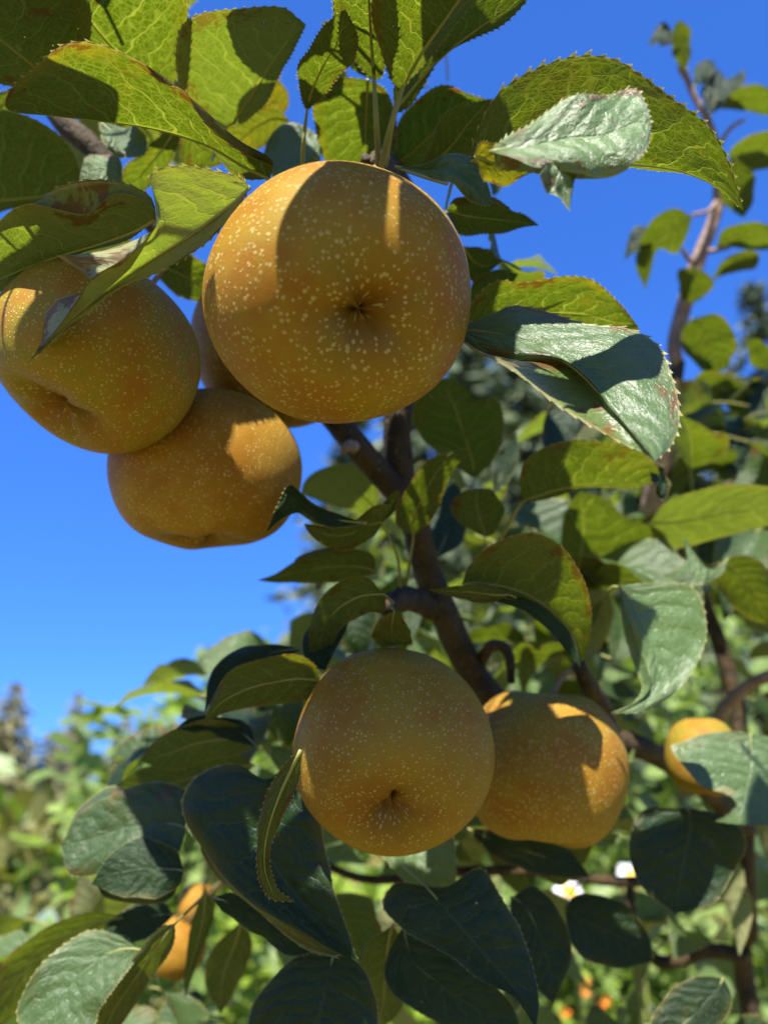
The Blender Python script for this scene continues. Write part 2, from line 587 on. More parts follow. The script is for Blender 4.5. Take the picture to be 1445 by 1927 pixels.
def leaf(tree, D, side, base, tip, L, R, M_=None, gx=0.0, gy=None, zl=0, zr=0, zm=0, zb=0, zt=0, mf=0.5, flaps=(),
         age=0.15, bloom=0.0, stalk=None, teeth=1.3, wav=2.0, nu=44, rs=0.8, bow=0.0, name='leaf'):
    """one leaf from its outline: pixel points (x, y[, mm deeper]) at depth D on a plane that leans by gx, gy"""
    LEAF_COUNT[0] += 1
    rg = np.random.default_rng(LEAF_COUNT[0] * 13 + 5)
    if gy is None:
        gy = 1.15 if side == 'u' else -0.5
    allp = np.array([p[:2] for p in [base, tip] + list(L) + list(R)], dtype=float)
    cx, cy = allp.mean(0)

    def W(p, extra=0.0):
        x, y = p[0], p[1]
        z = (p[2] if len(p) > 2 else 0.0) / 1000.0
        d = D * (1 + (gx * (x - cx) + gy * (y - cy)) / FPX) + z + extra / 1000.0
        return P(x, y, d)

    b3, t3 = W(base, zb), W(tip, zt)

    def line(pts, zz):
        n = len(pts)
        w = [W(p, zz * math.sin(math.pi * (i + 1) / (n + 1)) + zb * (1 - (i + 1) / (n + 1)) + zt * (i + 1) / (n + 1)) for i, p in enumerate(pts)]
        return spline([b3] + w + [t3], nu)

    Lp, Rp = line(L, zl), line(R, zr)
    for E in (Lp, Rp):                            # slightly uneven edge
        q = np.linspace(0, 1, nu)
        a0 = rg.random(3) * 6.28
        jit = (np.sin(q * 23 + a0[0]) * .35 + np.sin(q * 41 + a0[1]) * .25 + np.sin(q * 13 + a0[2]) * .4) * np.sin(q * math.pi) * .0007
        E += jit[:, None] * (.6 * CU + .5 * CR + .6 * CF)
    if M_ is not None:
        Mp = line(M_, zm)
    else:
        Mp = Lp * (1 - mf) + Rp * mf
        Mp = Mp + (np.sin(np.linspace(0, math.pi, nu)) * zm / 1000.0)[:, None] * CF
    vs = [-1, -0.82, -0.6, -0.38, -0.18, 0, 0.18, 0.38, 0.6, 0.82, 1]
    G = np.zeros((nu, len(vs), 3))
    us = np.linspace(0, 1, nu)
    ph = rg.random(6) * 6.28
    half = np.sin(us * math.pi)
    for j, v in enumerate(vs):
        E = Lp if v < 0 else Rp
        a = abs(v)
        pt = Mp * (1 - a) + E * a
        w = (np.sin(us * 9 + ph[0] + v * 1.5) * 0.5 + np.sin(us * 17 + ph[1] - v * 3) * 0.35 + np.sin(us * 5 + ph[2] + 4 * v) * 0.5) * wav / 1000.0
        w = w * half * (0.2 + 1.5 * a * a) + bow / 1000.0 * 4 * a * (1 - a) * half
        pt = pt + w[:, None] * CF
        G[:, j] = pt
    Lp, Rp = G[:, 0].copy(), G[:, -1].copy()
    V = [p for p in G.reshape(-1, 3)]
    UV = [(u, v) for u in us for v in vs]
    nv = len(vs)
    F = grid_faces(nu, nv)
    # which way the main blade faces
    A = np.zeros(3)
    for f in F:
        A += np.cross(V[f[1]] - V[f[0]], V[f[3]] - V[f[0]])
    ctr = G.reshape(-1, 3).mean(0)
    front_seen = np.dot(A, C0 - ctr) > 0
    flip = front_seen != (side == 't')
    covered = {'L': [], 'R': []}
    for (e, u0, u1, pts, z) in flaps:
        E = Lp if e == 'L' else Rp
        sg = -1 if e == 'L' else 1
        i0, i1 = int(u0 * (nu - 1)), int(u1 * (nu - 1))
        covered[e].append((i0, i1))
        inner = E[i0:i1 + 1]
        m = i1 - i0 + 1
        n = len(pts)
        outer = spline([E[i0]] + [W(p, z * math.sin(math.pi * (i + 1) / (n + 1))) for i, p in enumerate(pts)] + [E[i1]], m)
        ts = [0.0, 0.2, 0.45, 0.72, 1.0]
        off = len(V)
        for i in range(m):
            for t in (ts if e == 'R' else ts[::-1]):
                q = inner[i] * (1 - t) + outer[i] * t
                q = q + CF * (z / 1000.0 * 0.35 * 4 * t * (1 - t) * 0.5 + (0.0 if t > 0 else 0.0))
                V.append(q)
                UV.append((us[i0 + i], sg * (0.86 + 0.14 * t)))
        F += grid_faces(m, 5, off)
        nb = len(F)
        if teeth:
            add_teeth(V, UV, F, outer, inner, us[i0:i1 + 1], sg, teeth / 1000.0 * 0.8, 2, rg)
    if teeth:
        for e, E, sg in (('L', Lp, -1), ('R', Rp, 1)):
            keep = np.ones(nu, bool)
            for (i0, i1) in covered[e]:
                keep[i0:i1 + 1] = False
            runs, st = [], None
            for i in range(nu):
                if keep[i] and st is None:
                    st = i
                if st is not None and (not keep[i] or i == nu - 1):
                    runs.append((st, i + 1))
                    st = None
            dense = 2
            for (a_, b_) in runs:
                if b_ - a_ < 7:
                    continue
                m = (b_ - a_) * dense
                ed = spline(E[a_:b_], m)
                inn = spline(Mp[a_:b_], m)
                add_teeth(V, UV, F, ed, inn, np.linspace(us[a_], us[b_ - 1], m), sg, teeth / 1000.0, 3, rg)
    if flip:
        F = [f[::-1] for f in F]
    o = mesh_obj(name, V, F, M['leaf'], tree, loc=b3, uv=UV)
    o["age"] = float(age)
    o["bloom"] = float(bloom)
    o["thick"] = .75 if side == 't' else 0.0
    # stalk that runs on as the raised midrib
    nrm = CF * 6.0 if side == 't' else -CF
    rib = [Mp[int(t * (nu - 1))] + (nrm * 0.0001) for t in (0.0, 0.12, 0.3, 0.5, 0.7, 0.88)]
    pts, rad = [], []
    if stalk:
        sp = [P(*s) for s in stalk]
        pts += sp
        rad += [rs * 1.15] * len(sp)
    pts += rib
    rad += [rs, rs * 0.72, rs * 0.55, rs * 0.42, rs * 0.28, rs * 0.12]
    s = tube("leaf_stalk", pts, [r / 1000.0 for r in rad], M['stalk'], o, nseg=6, n=22)
    return o


def generic_leaf_mesh(length, width, droop, fold, curl, twist, seed, nu=20, teeth=True):
    """a leaf lying along +y with its upper side up; returns blade and stalk data about the foot of its stalk"""
    rg = np.random.default_rng(seed)
    us = np.linspace(0, 1, nu)
    vs = [-1, -0.66, -0.33, 0, 0.33, 0.66, 1]
    st = length * 0.42
    wprof = np.sin(np.clip(us, 0, 1) ** 0.78 * math.pi) ** 0.85 * (1 - 0.25 * us) * width * 0.56
    ang = -droop * us ** 1.3
    dy = np.cos(ang) * length / (nu - 1)
    dz = np.sin(ang) * length / (nu - 1)
    y = st + np.concatenate([[0], np.cumsum(dy[:-1])])
    z = 0.12 * length + np.concatenate([[0], np.cumsum(dz[:-1])])
    V, UV = [], []
    ph = rg.random(3) * 6.28
    edgeL, edgeR, midl = [], [], []
    for i, u in enumerate(us):
        tw = twist * u
        nx = np.array([0, -math.sin(ang[i]), math.cos(ang[i])])
        sx = np.array([1.0, 0, 0])
        for v in vs:
            a = abs(v)
            side = 1 if v > 0 else -1
            lift = fold * a + curl * a * a + 0.10 * math.sin(u * 11 + ph[0] + 2 * v) * a + .05 * math.sin(u * 23 + ph[2] - 3 * v) * a * a
            off = wprof[i] * (v * math.cos(tw) * math.cos(0.6 * fold) * sx + (lift + v * math.sin(tw)) * nx)
            p = np.array([0, y[i], z[i]]) + off
            p[0] += 0.05 * length * math.sin(u * 2.5 + ph[1])
            V.append(p)
            UV.append((u, v))
            if v == -1: edgeL.append(p)
            if v == 1: edgeR.append(p)
            if v == 0: midl.append(p)
    F = grid_faces(nu, len(vs))
    if teeth:
        m = nu * 3
        uu = np.linspace(0, 1, m)
        ml = spline(midl, m)
        add_teeth(V, UV, F, spline(edgeL, m), ml, uu, -1, 0.0011, 3, rg)
        add_teeth(V, UV, F, spline(edgeR, m), ml, uu, 1, 0.0011, 3, rg)
    stem = [np.array([0, 0, 0]), np.array([0, st * 0.5, 0.08 * length]), midl[0]] + [midl[int(t * (nu - 1))] - np.array([0, 0, .0009]) for t in (0.2, 0.45, 0.7, 0.9)]
    return V, UV, F, stem


# ------------------------------------------------------------------ the pear tree
TREE_AT = np.array([0.31, 0.62, 0.0])
tree = thing("pear_tree", "near pear tree with dark limb, toothed green leaves and ripe fruit", "tree", TREE_AT)

# main stem rises from the ground at lower right, one limb leans left and climbs behind the fruit
low = P(1415, 1927, 0.66)
tube("trunk", [TREE_AT, TREE_AT * 0.4 + low * 0.6 + np.array([0.01, 0, 0]), low, P(1408, 1760, 0.65), P(1402, 1620, 0.64), P(1400, 1500, 0.64), P(1385, 1330, 0.66), P(1330, 1150, 0.68),
               P(1245, 1000, 0.68), P(1262, 800, 0.68), P(1275, 680, 0.68)],
     [0.024, 0.021, 0.0185, 0.018, 0.0175, 0.013, 0.010, 0.008, 0.007, 0.0065, 0.006], M['bark'], tree, 14, 60, 0.10, 1)
tube("branch", [P(1402, 1560, 0.64), P(1330, 1490, 0.60), P(1240, 1425, 0.55), P(1170, 1398, 0.52), P(1050, 1400, 0.50), P(950, 1340, 0.47), P(880, 1250, 0.455), P(838, 1160, 0.44),
                P(805, 1080, 0.44), P(785, 1000, 0.43), P(760, 920, 0.43), P(748, 850, 0.43), P(750, 760, 0.43), P(770, 640, 0.45), P(800, 470, 0.46), P(745, 330, 0.40), P(712, 300, 0.335)],
     [0.0095, 0.008, 0.0075, 0.0075, 0.008, 0.0082, 0.0085, 0.0084, 0.0082, 0.0080, 0.0078, 0.0078, 0.0078, 0.007, 0.0065, 0.005, 0.004], M['bark'], tree, 14, 80, 0.12, 2)
tube("branch", [P(765, 945, 0.43), P(715, 890, 0.42), P(672, 840, 0.415), P(630, 790, 0.42), P(560, 700, 0.44), P(430, 560, 0.44), P(330, 470, 0.43), P(185, 290, 0.42), P(118, 228, 0.42), P(60, 130, 0.42)],
     [0.0072, 0.0070, 0.0066, 0.0052, 0.005, 0.005, 0.0055, 0.0062, 0.0062, 0.005], M['bark'], tree, 12, 60, 0.10, 3)
tube("branch", [P(1275, 690, 0.68), P(1268, 650, 0.68), P(1285, 580, 0.68), P(1312, 490, 0.68), P(1340, 420, 0.68), P(1352, 360, 0.68), P(1340, 250, 0.68), P(1300, 170, 0.68), P(1285, 120, 0.68)],
     [0.006, 0.0065, 0.0075, 0.0062, 0.0055, 0.0048, 0.0035, 0.003, 0.0022], M['twig'], tree, 10, 40, 0.10, 4)
tube("spur", [P(815, 1150, 0.44), P(780, 1128, 0.415), P(745, 1130, 0.385), P(728, 1145, 0.37)], [0.006, 0.0065, 0.0062, 0.004], M['bark'], tree, 10, 18, 0.3, 5)
tube("spur", [P(900, 1250, 0.46), P(925, 1215, 0.44), P(955, 1225, 0.43), P(962, 1285, 0.43)], [0.0038, 0.0034, 0.003, 0.002], M['bark'], tree, 10, 18, 0.25, 6)
tube("spur", [P(1150, 1380, 0.52), P(1130, 1330, 0.47), P(1105, 1285, 0.43), P(1088, 1250, 0.42)], [0.006, 0.0058, 0.0056, 0.0036], M['bark'], tree, 10, 18, 0.35, 7)
tube("spur", [P(672, 842, 0.415), P(655, 838, 0.40), P(645, 850, 0.395)], [0.004, 0.0032, 0.002], M['twig'], tree, 8, 10, 0.2, 8)
tube("spur", [P(712, 302, 0.335), P(690, 310, 0.33), P(688, 296, 0.325)], [0.0036, 0.003, 0.002], M['bark'], tree, 8, 10, 0.3, 9)
tube("branch", [P(1402, 1700, 0.645), P(1300, 1640, 0.60), P(1180, 1660, 0.58), P(1000, 1640, 0.56), P(860, 1640, 0.55), P(690, 1655, 0.54), P(540, 1600, 0.54), P(440, 1640, 0.55)],
     [0.005, 0.0045, 0.004, 0.0036, 0.0034, 0.003, 0.0026, 0.002], M['bark'], tree, 10, 46, 0.15, 10)
tube("branch", [P(1408, 1800, 0.65), P(1330, 1790, 0.66), P(1240, 1810, 0.68), P(1190, 1735, 0.70), P(1185, 1650, 0.72)], [0.007, 0.006, 0.006, 0.0055, 0.004], M['bark'], tree, 10, 24, 0.15, 11)
tube("branch", [P(1398, 1480, 0.64), P(1350, 1370, 0.62), P(1395, 1300, 0.60), P(1470, 1260, 0.58)], [0.007, 0.006, 0.0055, 0.004], M['twig'], tree, 10, 20, 0.12, 12)
for pts, r in (
    ([P(1318, 480, .68), P(1300, 492, .67), P(1283, 470, .66)], .0026),
    ([P(1322, 475, .68), P(1350, 470, .67), P(1372, 465, .66)], .0026),
    ([P(1350, 370, .68), P(1335, 395, .67), P(1302, 405, .66)], .0022),
    ([P(1345, 290, .68), P(1370, 245, .67), P(1400, 225, .66)], .0022),
    ([P(1285, 590, .68), P(1305, 560, .675), P(1312, 545, .67)], .002),
    ([P(1270, 760, .68), P(1290, 745, .67), P(1308, 735, .66)], .0022),
    ([P(1290, 150, .68), P(1280, 135, .675), P(1276, 125, .67)], .0018),
    ([P(1215, 965, .66), P(1222, 930, .65), P(1230, 880, .64)], .006),
):
    tube("twig", pts, [r, r * .85, r * .7], M['twig'], tree, 8, 10, 0.15, int(r * 1e5))

LF = lambda *a, **k: leaf(tree, *a, **k)

# --- top left group
LF(.30, 'u', (112, 168), (-190, -70), [(172, 85), (150, -20), (-20, -120)], [(60, 160), (0, 155), (-100, 110)], [(72, 130), (0, 73), (-90, 0)], gy=1.15, age=.25)
LF(.32, 'u', (310, 190), (40, -110), [(335, 140), (350, 60), (350, -20), (230, -100)], [(230, 165), (165, 90), (105, 5), (50, -60)], [(212, 92), (140, 0), (90, -60)], gy=1.26, age=.1)
LF(.272, 'u', (508, 338), (9, 206), [(512, 300), (455, 262), (385, 205), (312, 146), (235, 102), (150, 86), (72, 126), (20, 166)],
   [(440, 330), (380, 262), (300, 236), (200, 224), (100, 212), (40, 212)], [(455, 312), (385, 272), (305, 246), (205, 231), (105, 219), (45, 214)], gy=1.15, zr=14, age=.45,
   flaps=[('L', .06, .5, [(470, 296), (412, 256), (372, 214), (350, 172), (300, 155)], -4)])
LF(.33, 'u', (428, 238), (576, 46), [(352, 190), (333, 110), (345, 50), (395, 15), (470, 6), (535, 14), (560, 34)], [(470, 225), (520, 150), (556, 92)], [(455, 208), (500, 140), (545, 74)], gy=1.15, bloom=0.4, age=.2,
   stalk=[(400, 300, .37), (412, 268, .35)])
LF(.37, 'u', (-90, 385), (152, 348), [(-60, 250), (0, 212), (60, 222), (120, 262), (148, 310)], [(-40, 410), (30, 395), (90, 378)], [(0, 378), (70, 372), (120, 362)], gy=0.92, age=.1, teeth=.8)
LF(.34, 't', (232, 345), (150, 345), [(228, 305), (205, 286), (172, 290), (155, 312)], [(215, 352), (190, 356), (165, 352)], gy=-.2, bloom=0.8, age=.3, teeth=.8)
LF(.36, 't', (188, 228), (272, 292), [(225, 236), (265, 246), (278, 268)], [(195, 262), (212, 286), (245, 296)], gy=-.6, bloom=0.6, age=.1)
LF(.38, 'u', (340, 230), (210, 372), [(290, 262), (250, 300), (225, 340)], [(330, 290), (292, 345), (250, 372)], gy=1.35, age=.35)
LF(.286, 'u', (292, 414), (-70, 560), [(286, 388), (243, 366), (207, 370), (162, 402), (110, 396), (50, 386), (0, 414), (-50, 480)], [(250, 446), (180, 474), (100, 505), (10, 545)],
   [(280, 425), (200, 456), (100, 487), (0, 526)], gy=1.15, zr=8, bloom=0.3, age=.5, flaps=[('L', .01, .78, [(286, 372), (240, 346), (180, 338), (115, 350), (70, 380), (20, 398)], 9)])
LF(.26, 'u', (470, 352), (50, 684), [(450, 332), (400, 320), (340, 312), (285, 322), (288, 352), (300, 392), (288, 430), (240, 490), (182, 530), (138, 582), (95, 635), (65, 668)],
   [(455, 380), (430, 415), (385, 468), (310, 512), (225, 546), (145, 602), (85, 655)], [(440, 380), (395, 420), (340, 455), (270, 500), (200, 548), (130, 607), (75, 660)], gy=1.03, bloom=0.9, age=.35, zl=-3, zb=32, zt=-40,
   flaps=[('L', .50, .72, [(228, 462), (165, 478), (100, 482), (150, 505)], -5), ('L', .76, .97, [(106, 563), (84, 592), (78, 640)], -5)])
LF(.41, 'u', (545, 228), (425, 300), [(520, 202), (480, 188), (445, 215), (425, 255)], [(520, 265), (490, 282), (455, 292)], gy=1.15, age=.7)
LF(.43, 'u', (470, 250), (545, 190), [(480, 185), (512, 150), (538, 168)], [(500, 240), (530, 220), (540, 205)], gy=0.92, age=.85)
LF(.37, 't', (602, 305), (495, 292), [(603, 265), (580, 240), (535, 238), (508, 262)], [(590, 325), (550, 338), (515, 330)], gy=-.5, bloom=0.6, age=.15)
LF(.39, 'u', (350, 235), (448, 285), [(385, 238), (430, 255)], [(335, 280), (350, 312), (405, 318)], gy=1.15, age=.55)
LF(.40, 'u', (300, 500), (400, 560), [(330, 480), (385, 495), (405, 530)], [(305, 530), (340, 558), (380, 568)], gy=0.69, age=.05)
LF(.42, 'u', (395, 560), (366, 632), [(388, 575), (388, 610)], [(372, 590), (362, 615)], gy=0.46, age=.3)
LF(.40, 'u', (30, 180), (-80, 260), [(10, 170), (-40, 190)], [(30, 215), (-20, 250)], gy=0.92, age=.2)
LF(.40, 't', (20, 455), (130, 500), [(60, 440), (110, 460)], [(50, 490), (100, 512)], gy=-.3, age=.3)

# --- leaves over the large pear
LF(.295, 'u', (578, 210), (650, 18), [(566, 180), (563, 125), (588, 80), (628, 32)], [(605, 182), (645, 138), (668, 110), (672, 60)], gy=1.15, age=.2,
   stalk=[(569, 330, .325), (572, 262, .31)])
LF(.285, 'u', (704, 152), (690, -160), [(682, 132), (645, 75), (626, 0), (640, -90)], [(720, 140), (732, 70), (742, -10), (730, -100)], [(700, 100), (694, 0), (690, -80)], gy=1.03, age=.15,
   stalk=[(712, 310, .325), (708, 230, .305)], rs=1.2)
LF(.28, 'u', (756, 168), (930, -130), [(735, 150), (712, 80), (700, 0), (760, -110)], [(782, 140), (850, 60), (910, -10), (945, -80)], [(800, 90), (868, -5), (905, -70)], gy=0.92, age=.2, zr=6,
   stalk=[(716, 318, .325), (735, 240, .30)], rs=1.25)
LF(.31, 'u', (742, 215), (1010, -30), [(745, 150), (800, 60), (900, -10)], [(775, 195), (830, 110), (890, 70), (945, 52), (985, 10)], [(790, 150), (870, 75), (950, 20)], gy=0.46, gx=-.2, age=.1,
   stalk=[(725, 312, .33), (732, 265, .32)], rs=1.0)
LF(.36, 'u', (692, 150), (690, 322), [(645, 148), (606, 165), (588, 205), (600, 265), (612, 300), (655, 316)], [(725, 170), (745, 220), (742, 280), (715, 312)], [(690, 200), (688, 260)], gy=1.15, age=.5)
LF(.37, 'u', (735, 312), (918, 188), [(742, 260), (755, 222), (795, 184), (840, 166), (890, 178)], [(800, 325), (860, 290), (900, 240)], gy=1.15, age=.4)
LF(.345, 'u', (790, 318), (925, 186), [(815, 260), (840, 215), (885, 192)], [(840, 320), (890, 290), (915, 240)], gy=1.03, age=.1)
LF(.35, 'u', (640, 30), (700, 150), [(690, 40), (715, 90)], [(650, 80), (665, 130)], gy=0.92, age=.05, teeth=.7)

# --- right of the large pear
LF(.254, 'u', (884, 305), (1398, 396), [(898, 250), (935, 178), (1000, 130), (1080, 104), (1160, 111), (1232, 152), (1300, 212), (1346, 272), (1376, 330)],
   [(1000, 318), (1100, 318), (1200, 322), (1290, 330), (1350, 352)], [(960, 296), (1080, 302), (1200, 312), (1285, 324), (1350, 352)], gy=.62, zr=6, age=.12, teeth=2.0)
LF(.226, 't', (922, 285), (1226, 238), [(945, 262), (1000, 230), (1062, 198), (1130, 184), (1192, 164), (1216, 196)],
   [(960, 300), (1005, 318), (1060, 322), (1130, 328), (1178, 316), (1214, 282)], gy=-.55, bloom=1.0, age=.25, teeth=1.9, bow=-2,
   flaps=[('R', .03, .72, [(935, 318), (985, 322), (1050, 334), (1110, 334)], 7)])
LF(.232, 'u', (892, 298), (1010, 322), [(905, 268), (935, 272), (975, 305)], [(910, 338), (945, 342), (985, 332)], gy=0.92, age=.75, teeth=.8)
LF(.221, 't', (1050, 318), (1072, 398), [(1078, 262), (1086, 300), (1078, 350)], [(1015, 328), (1030, 352), (1058, 380)], gx=.7, gy=-.2, bloom=1.0, age=.35, teeth=1.2)
LF(.258, 't', (742, 312), (926, 386), [(790, 312), (818, 305), (848, 289), (888, 300), (915, 340)], [(790, 328), (835, 342), (868, 362), (905, 384)], gy=-.55, bloom=0.6, age=.08, teeth=.7, bow=-2,
   stalk=[(840, 345, .30), (790, 330, .28)])
LF(.34, 'u', (838, 398), (1014, 424), [(860, 374), (915, 376), (970, 396)], [(870, 440), (930, 440), (985, 428)], gy=1.15, age=.2, stalk=[(850, 345, .36)],
   flaps=[('L', .1, .7, [(880, 368), (930, 372)], 6)])
LF(.36, 'u', (870, 465), (944, 492), [(892, 462), (918, 472)], [(875, 510), (895, 532), (925, 508)], gy=1.15, age=.2)
LF(.37, 'u', (880, 590), (975, 515), [(890, 530), (930, 508)], [(900, 600), (945, 560)], gy=0.92, age=.15)
LF(.335, 'u', (868, 620), (1204, 622), [(888, 570), (930, 530), (985, 534), (1060, 520), (1112, 526), (1155, 560), (1186, 592)], [(940, 645), (1030, 650), (1120, 640)], gy=1.26, age=.45, teeth=1.1)
LF(.234, 't', (852, 622), (1232, 868), [(905, 600), (940, 585), (970, 574), (1030, 585), (1105, 612), (1190, 622), (1240, 650), (1264, 706), (1280, 785), (1266, 835)],
   [(900, 665), (960, 680), (1040, 684), (1095, 708), (1130, 758), (1180, 818), (1212, 850)], [(930, 626), (1010, 650), (1090, 700), (1150, 765), (1200, 826)], gy=-.65, bloom=0.55, age=.35, teeth=1.6, bow=-2.5, zm=-4, zb=38,
   flaps=[('R', .08, .96, [(920, 672), (985, 712), (1050, 764), (1110, 800), (1180, 838)], 10)])
LF(.39, 'u', (982, 944), (1242, 905), [(978, 895), (1005, 852), (1080, 827), (1165, 838), (1228, 868)], [(1030, 940), (1100, 918), (1180, 920)], [(1045, 922), (1110, 912), (1180, 908)], gy=1.15, zr=6, age=.2, teeth=.9,
   stalk=[(925, 1040, .43), (955, 990, .41)], rs=1.1)
LF(.39, 't', (1225, 866), (1250, 945), [(1245, 880), (1258, 915)], [(1222, 890), (1235, 925)], gy=-.2, gx=.5, age=.2)
LF(.43, 'u', (892, 902), (850, 712), [(850, 872), (800, 830), (776, 790), (790, 740), (825, 714)], [(930, 862), (948, 800), (934, 748), (902, 754), (880, 735)], gy=0.92, age=.08, teeth=.6,
   stalk=[(885, 990, .45), (884, 940, .44)])
LF(.52, 'u', (1085, 1098), (1092, 925), [(1058, 1060), (1055, 1000), (1070, 950)], [(1180, 1104), (1240, 1092), (1262, 1042), (1238, 998), (1180, 974), (1130, 934)], [(1090, 1050), (1095, 990)], gy=1.15, age=.05, teeth=.8)
LF(.50, 'u', (1222, 985), (1560, 960), [(1250, 945), (1300, 926), (1365, 912), (1445, 915), (1520, 932)], [(1240, 1030), (1290, 1030), (1350, 1012), (1445, 990)], gy=1.26, bloom=0.5, age=.12, teeth=.8)
LF(.38, 't', (1162, 1102), (1148, 1342), [(1210, 1098), (1285, 1098), (1315, 1130), (1328, 1192), (1310, 1252), (1268, 1310), (1212, 1340)],
   [(1172, 1128), (1192, 1188), (1214, 1240), (1222, 1288), (1196, 1322)], [(1180, 1120), (1215, 1190), (1236, 1250), (1226, 1305)], gy=-.35, gx=.15, bloom=0.9, age=.06, teeth=.9, zm=3,
   flaps=[('R', .05, .85, [(1168, 1150), (1176, 1200), (1196, 1262), (1208, 1295)], 9)], stalk=[(1120, 1130, .42), (1140, 1116, .40)])
LF(.46, 't', (1370, 1052), (1244, 1084), [(1330, 1062), (1308, 1040), (1286, 1012), (1290, 1058)], [(1355, 1082), (1310, 1102), (1270, 1096)], gy=-.4, bloom=0.7, age=.1, teeth=.6)
LF(.48, 'u', (1350, 1060), (1460, 1180), [(1400, 1045), (1450, 1080)], [(1350, 1110), (1400, 1160)], gy=0.92, age=.15, teeth=.6)
LF(.345, 'u', (870, 1098), (1094, 1248), [(880, 1070), (905, 1040), (955, 1012), (1010, 1003), (1060, 1032), (1092, 1085), (1112, 1150), (1108, 1205)],
   [(920, 1112), (985, 1140), (1040, 1172), (1075, 1215)], [(925, 1100), (990, 1118), (1050, 1160), (1085, 1210)], gy=0.80, age=.25, teeth=.7, zr=-4, zm=4)
LF(.338, 't', (846, 1110), (1092, 1256), [(910, 1112), (985, 1124), (1045, 1160), (1080, 1205)], [(905, 1128), (965, 1140), (1020, 1176), (1058, 1216)], gy=-.4, age=.1, teeth=0)
LF(.334, 'u', (960, 1120), (806, 1110), [(915, 1100), (868, 1100), (835, 1106)], [(920, 1134), (880, 1130), (835, 1118)], gy=0.92, age=.45, teeth=.6, stalk=[(1000, 1140, .37)])

# --- middle, between the fruit
LF(.365, 'u', (778, 1008), (886, 846), [(748, 990), (746, 962), (765, 920), (800, 872), (845, 850)], [(806, 985), (832, 940), (850, 890)], gy=0.69, gx=-.2, age=.35, teeth=.5,
   stalk=[(762, 1118, .41), (770, 1060, .385)])
LF(.345, 'u', (718, 985), (572, 985), [(735, 955), (706, 950), (660, 985), (620, 990)], [(700, 1012), (650, 1036), (608, 1026), (580, 1000)], gy=0.69, age=.3, teeth=0,
   stalk=[(755, 1130, .40), (748, 1050, .375)])
LF(.335, 't', (690, 985), (500, 1004), [(640, 968), (598, 952), (568, 930), (546, 910), (522, 950)], [(640, 992), (590, 985), (560, 966), (530, 978)], gy=-.3, age=.05, teeth=.9)
LF(.345, 'u', (700, 985), (752, 925), [(718, 952), (742, 925)], [(730, 975), (748, 950)], gy=0.69, age=.2, teeth=.4)
LF(.46, 'u', (712, 966), (566, 930), [(710, 918), (690, 890), (648, 872), (600, 884), (574, 905)], [(660, 962), (610, 945)], gy=1.35, bloom=0.5, age=.1, teeth=.5)
LF(.41, 'u', (708, 1078), (484, 1092), [(700, 1042), (650, 1034), (600, 1040), (556, 1056), (518, 1080)], [(650, 1094), (590, 1097), (530, 1097)], gy=1.03, age=.35, teeth=.4,
   flaps=[('L', .2, .7, [(640, 1028), (590, 1036), (560, 1048)], 7)])
LF(.34, 'u', (724, 1120), (612, 1256), [(690, 1086), (645, 1092), (604, 1126), (582, 1180), (586, 1230)], [(724, 1152), (690, 1156), (645, 1180), (622, 1222)], gy=0.80, gx=.2, age=.45, teeth=.4,
   stalk=[(740, 1135, .37)])
LF(.35, 't', (660, 1160), (612, 1262), [(605, 1160), (570, 1200), (582, 1248)], [(650, 1190), (630, 1225)], gy=-.3, age=.05, teeth=.4)
LF(.335, 'u', (742, 1150), (738, 1216), [(715, 1165), (700, 1195), (716, 1216)], [(764, 1172), (776, 1210), (760, 1212)], gy=1.15, age=.8, teeth=.5, stalk=[(735, 1140, .36)])
LF(.42, 'u', (912, 1012), (900, 920), [(868, 985), (848, 955), (870, 925)], [(932, 1000), (947, 960), (925, 922)], gy=0.46, age=.35, teeth=.4, stalk=[(902, 1120, .45), (908, 1060, .43)])
LF(.48, 't', (930, 930), (972, 815), [(925, 880), (950, 830)], [(960, 900), (975, 850)], gy=-.3, age=.05, teeth=.4)
LF(.50, 't', (820, 1050), (850, 900), [(805, 990), (815, 930)], [(870, 1020), (880, 950)], gy=-.5, age=.05, teeth=.4)
LF(.50, 't', (1110, 760), (1020, 880), [(1075, 735), (1030, 770), (1022, 830)], [(1100, 800), (1060, 860)], gy=-.5, age=.15, teeth=.4)

# --- lower left
LF(.34, 'u', (605, 1285), (382, 1368), [(590, 1245), (550, 1228), (492, 1240), (430, 1266), (398, 1318)], [(570, 1320), (510, 1330), (445, 1335), (400, 1352)], gy=1.15, age=.45, teeth=.5)
LF(.37, 't', (570, 1222), (384, 1350), [(510, 1212), (440, 1226), (396, 1270)], [(520, 1245), (450, 1262), (408, 1305)], gy=-.5, age=.02, teeth=.4)
LF(.39, 'u', (486, 1404), (266, 1432), [(455, 1366), (400, 1352), (335, 1368), (285, 1402)], [(440, 1420), (370, 1440), (310, 1450)], gy=0.80, age=.15, teeth=.5)
LF(.38, 't', (484, 1408), (330, 1372), [(465, 1362), (410, 1345), (360, 1350)], [(450, 1396), (400, 1384)], gy=-.5, age=.02, teeth=.4)
LF(.42, 'u', (480, 1440), (210, 1486), [(420, 1408), (330, 1428), (260, 1450)], [(430, 1480), (340, 1510), (260, 1505)], gy=0.69, age=.1, teeth=.4)
LF(.385, 't', (350, 1560), (116, 1592), [(352, 1502), (330, 1480), (262, 1474), (215, 1492), (152, 1530)], [(330, 1610), (262, 1632), (190, 1648), (135, 1648)], gy=-.5, gx=-.1, bloom=0.25, age=.2, teeth=.7, bow=-2,
   flaps=[('L', .55, .98, [(205, 1480), (150, 1522)], 5)])
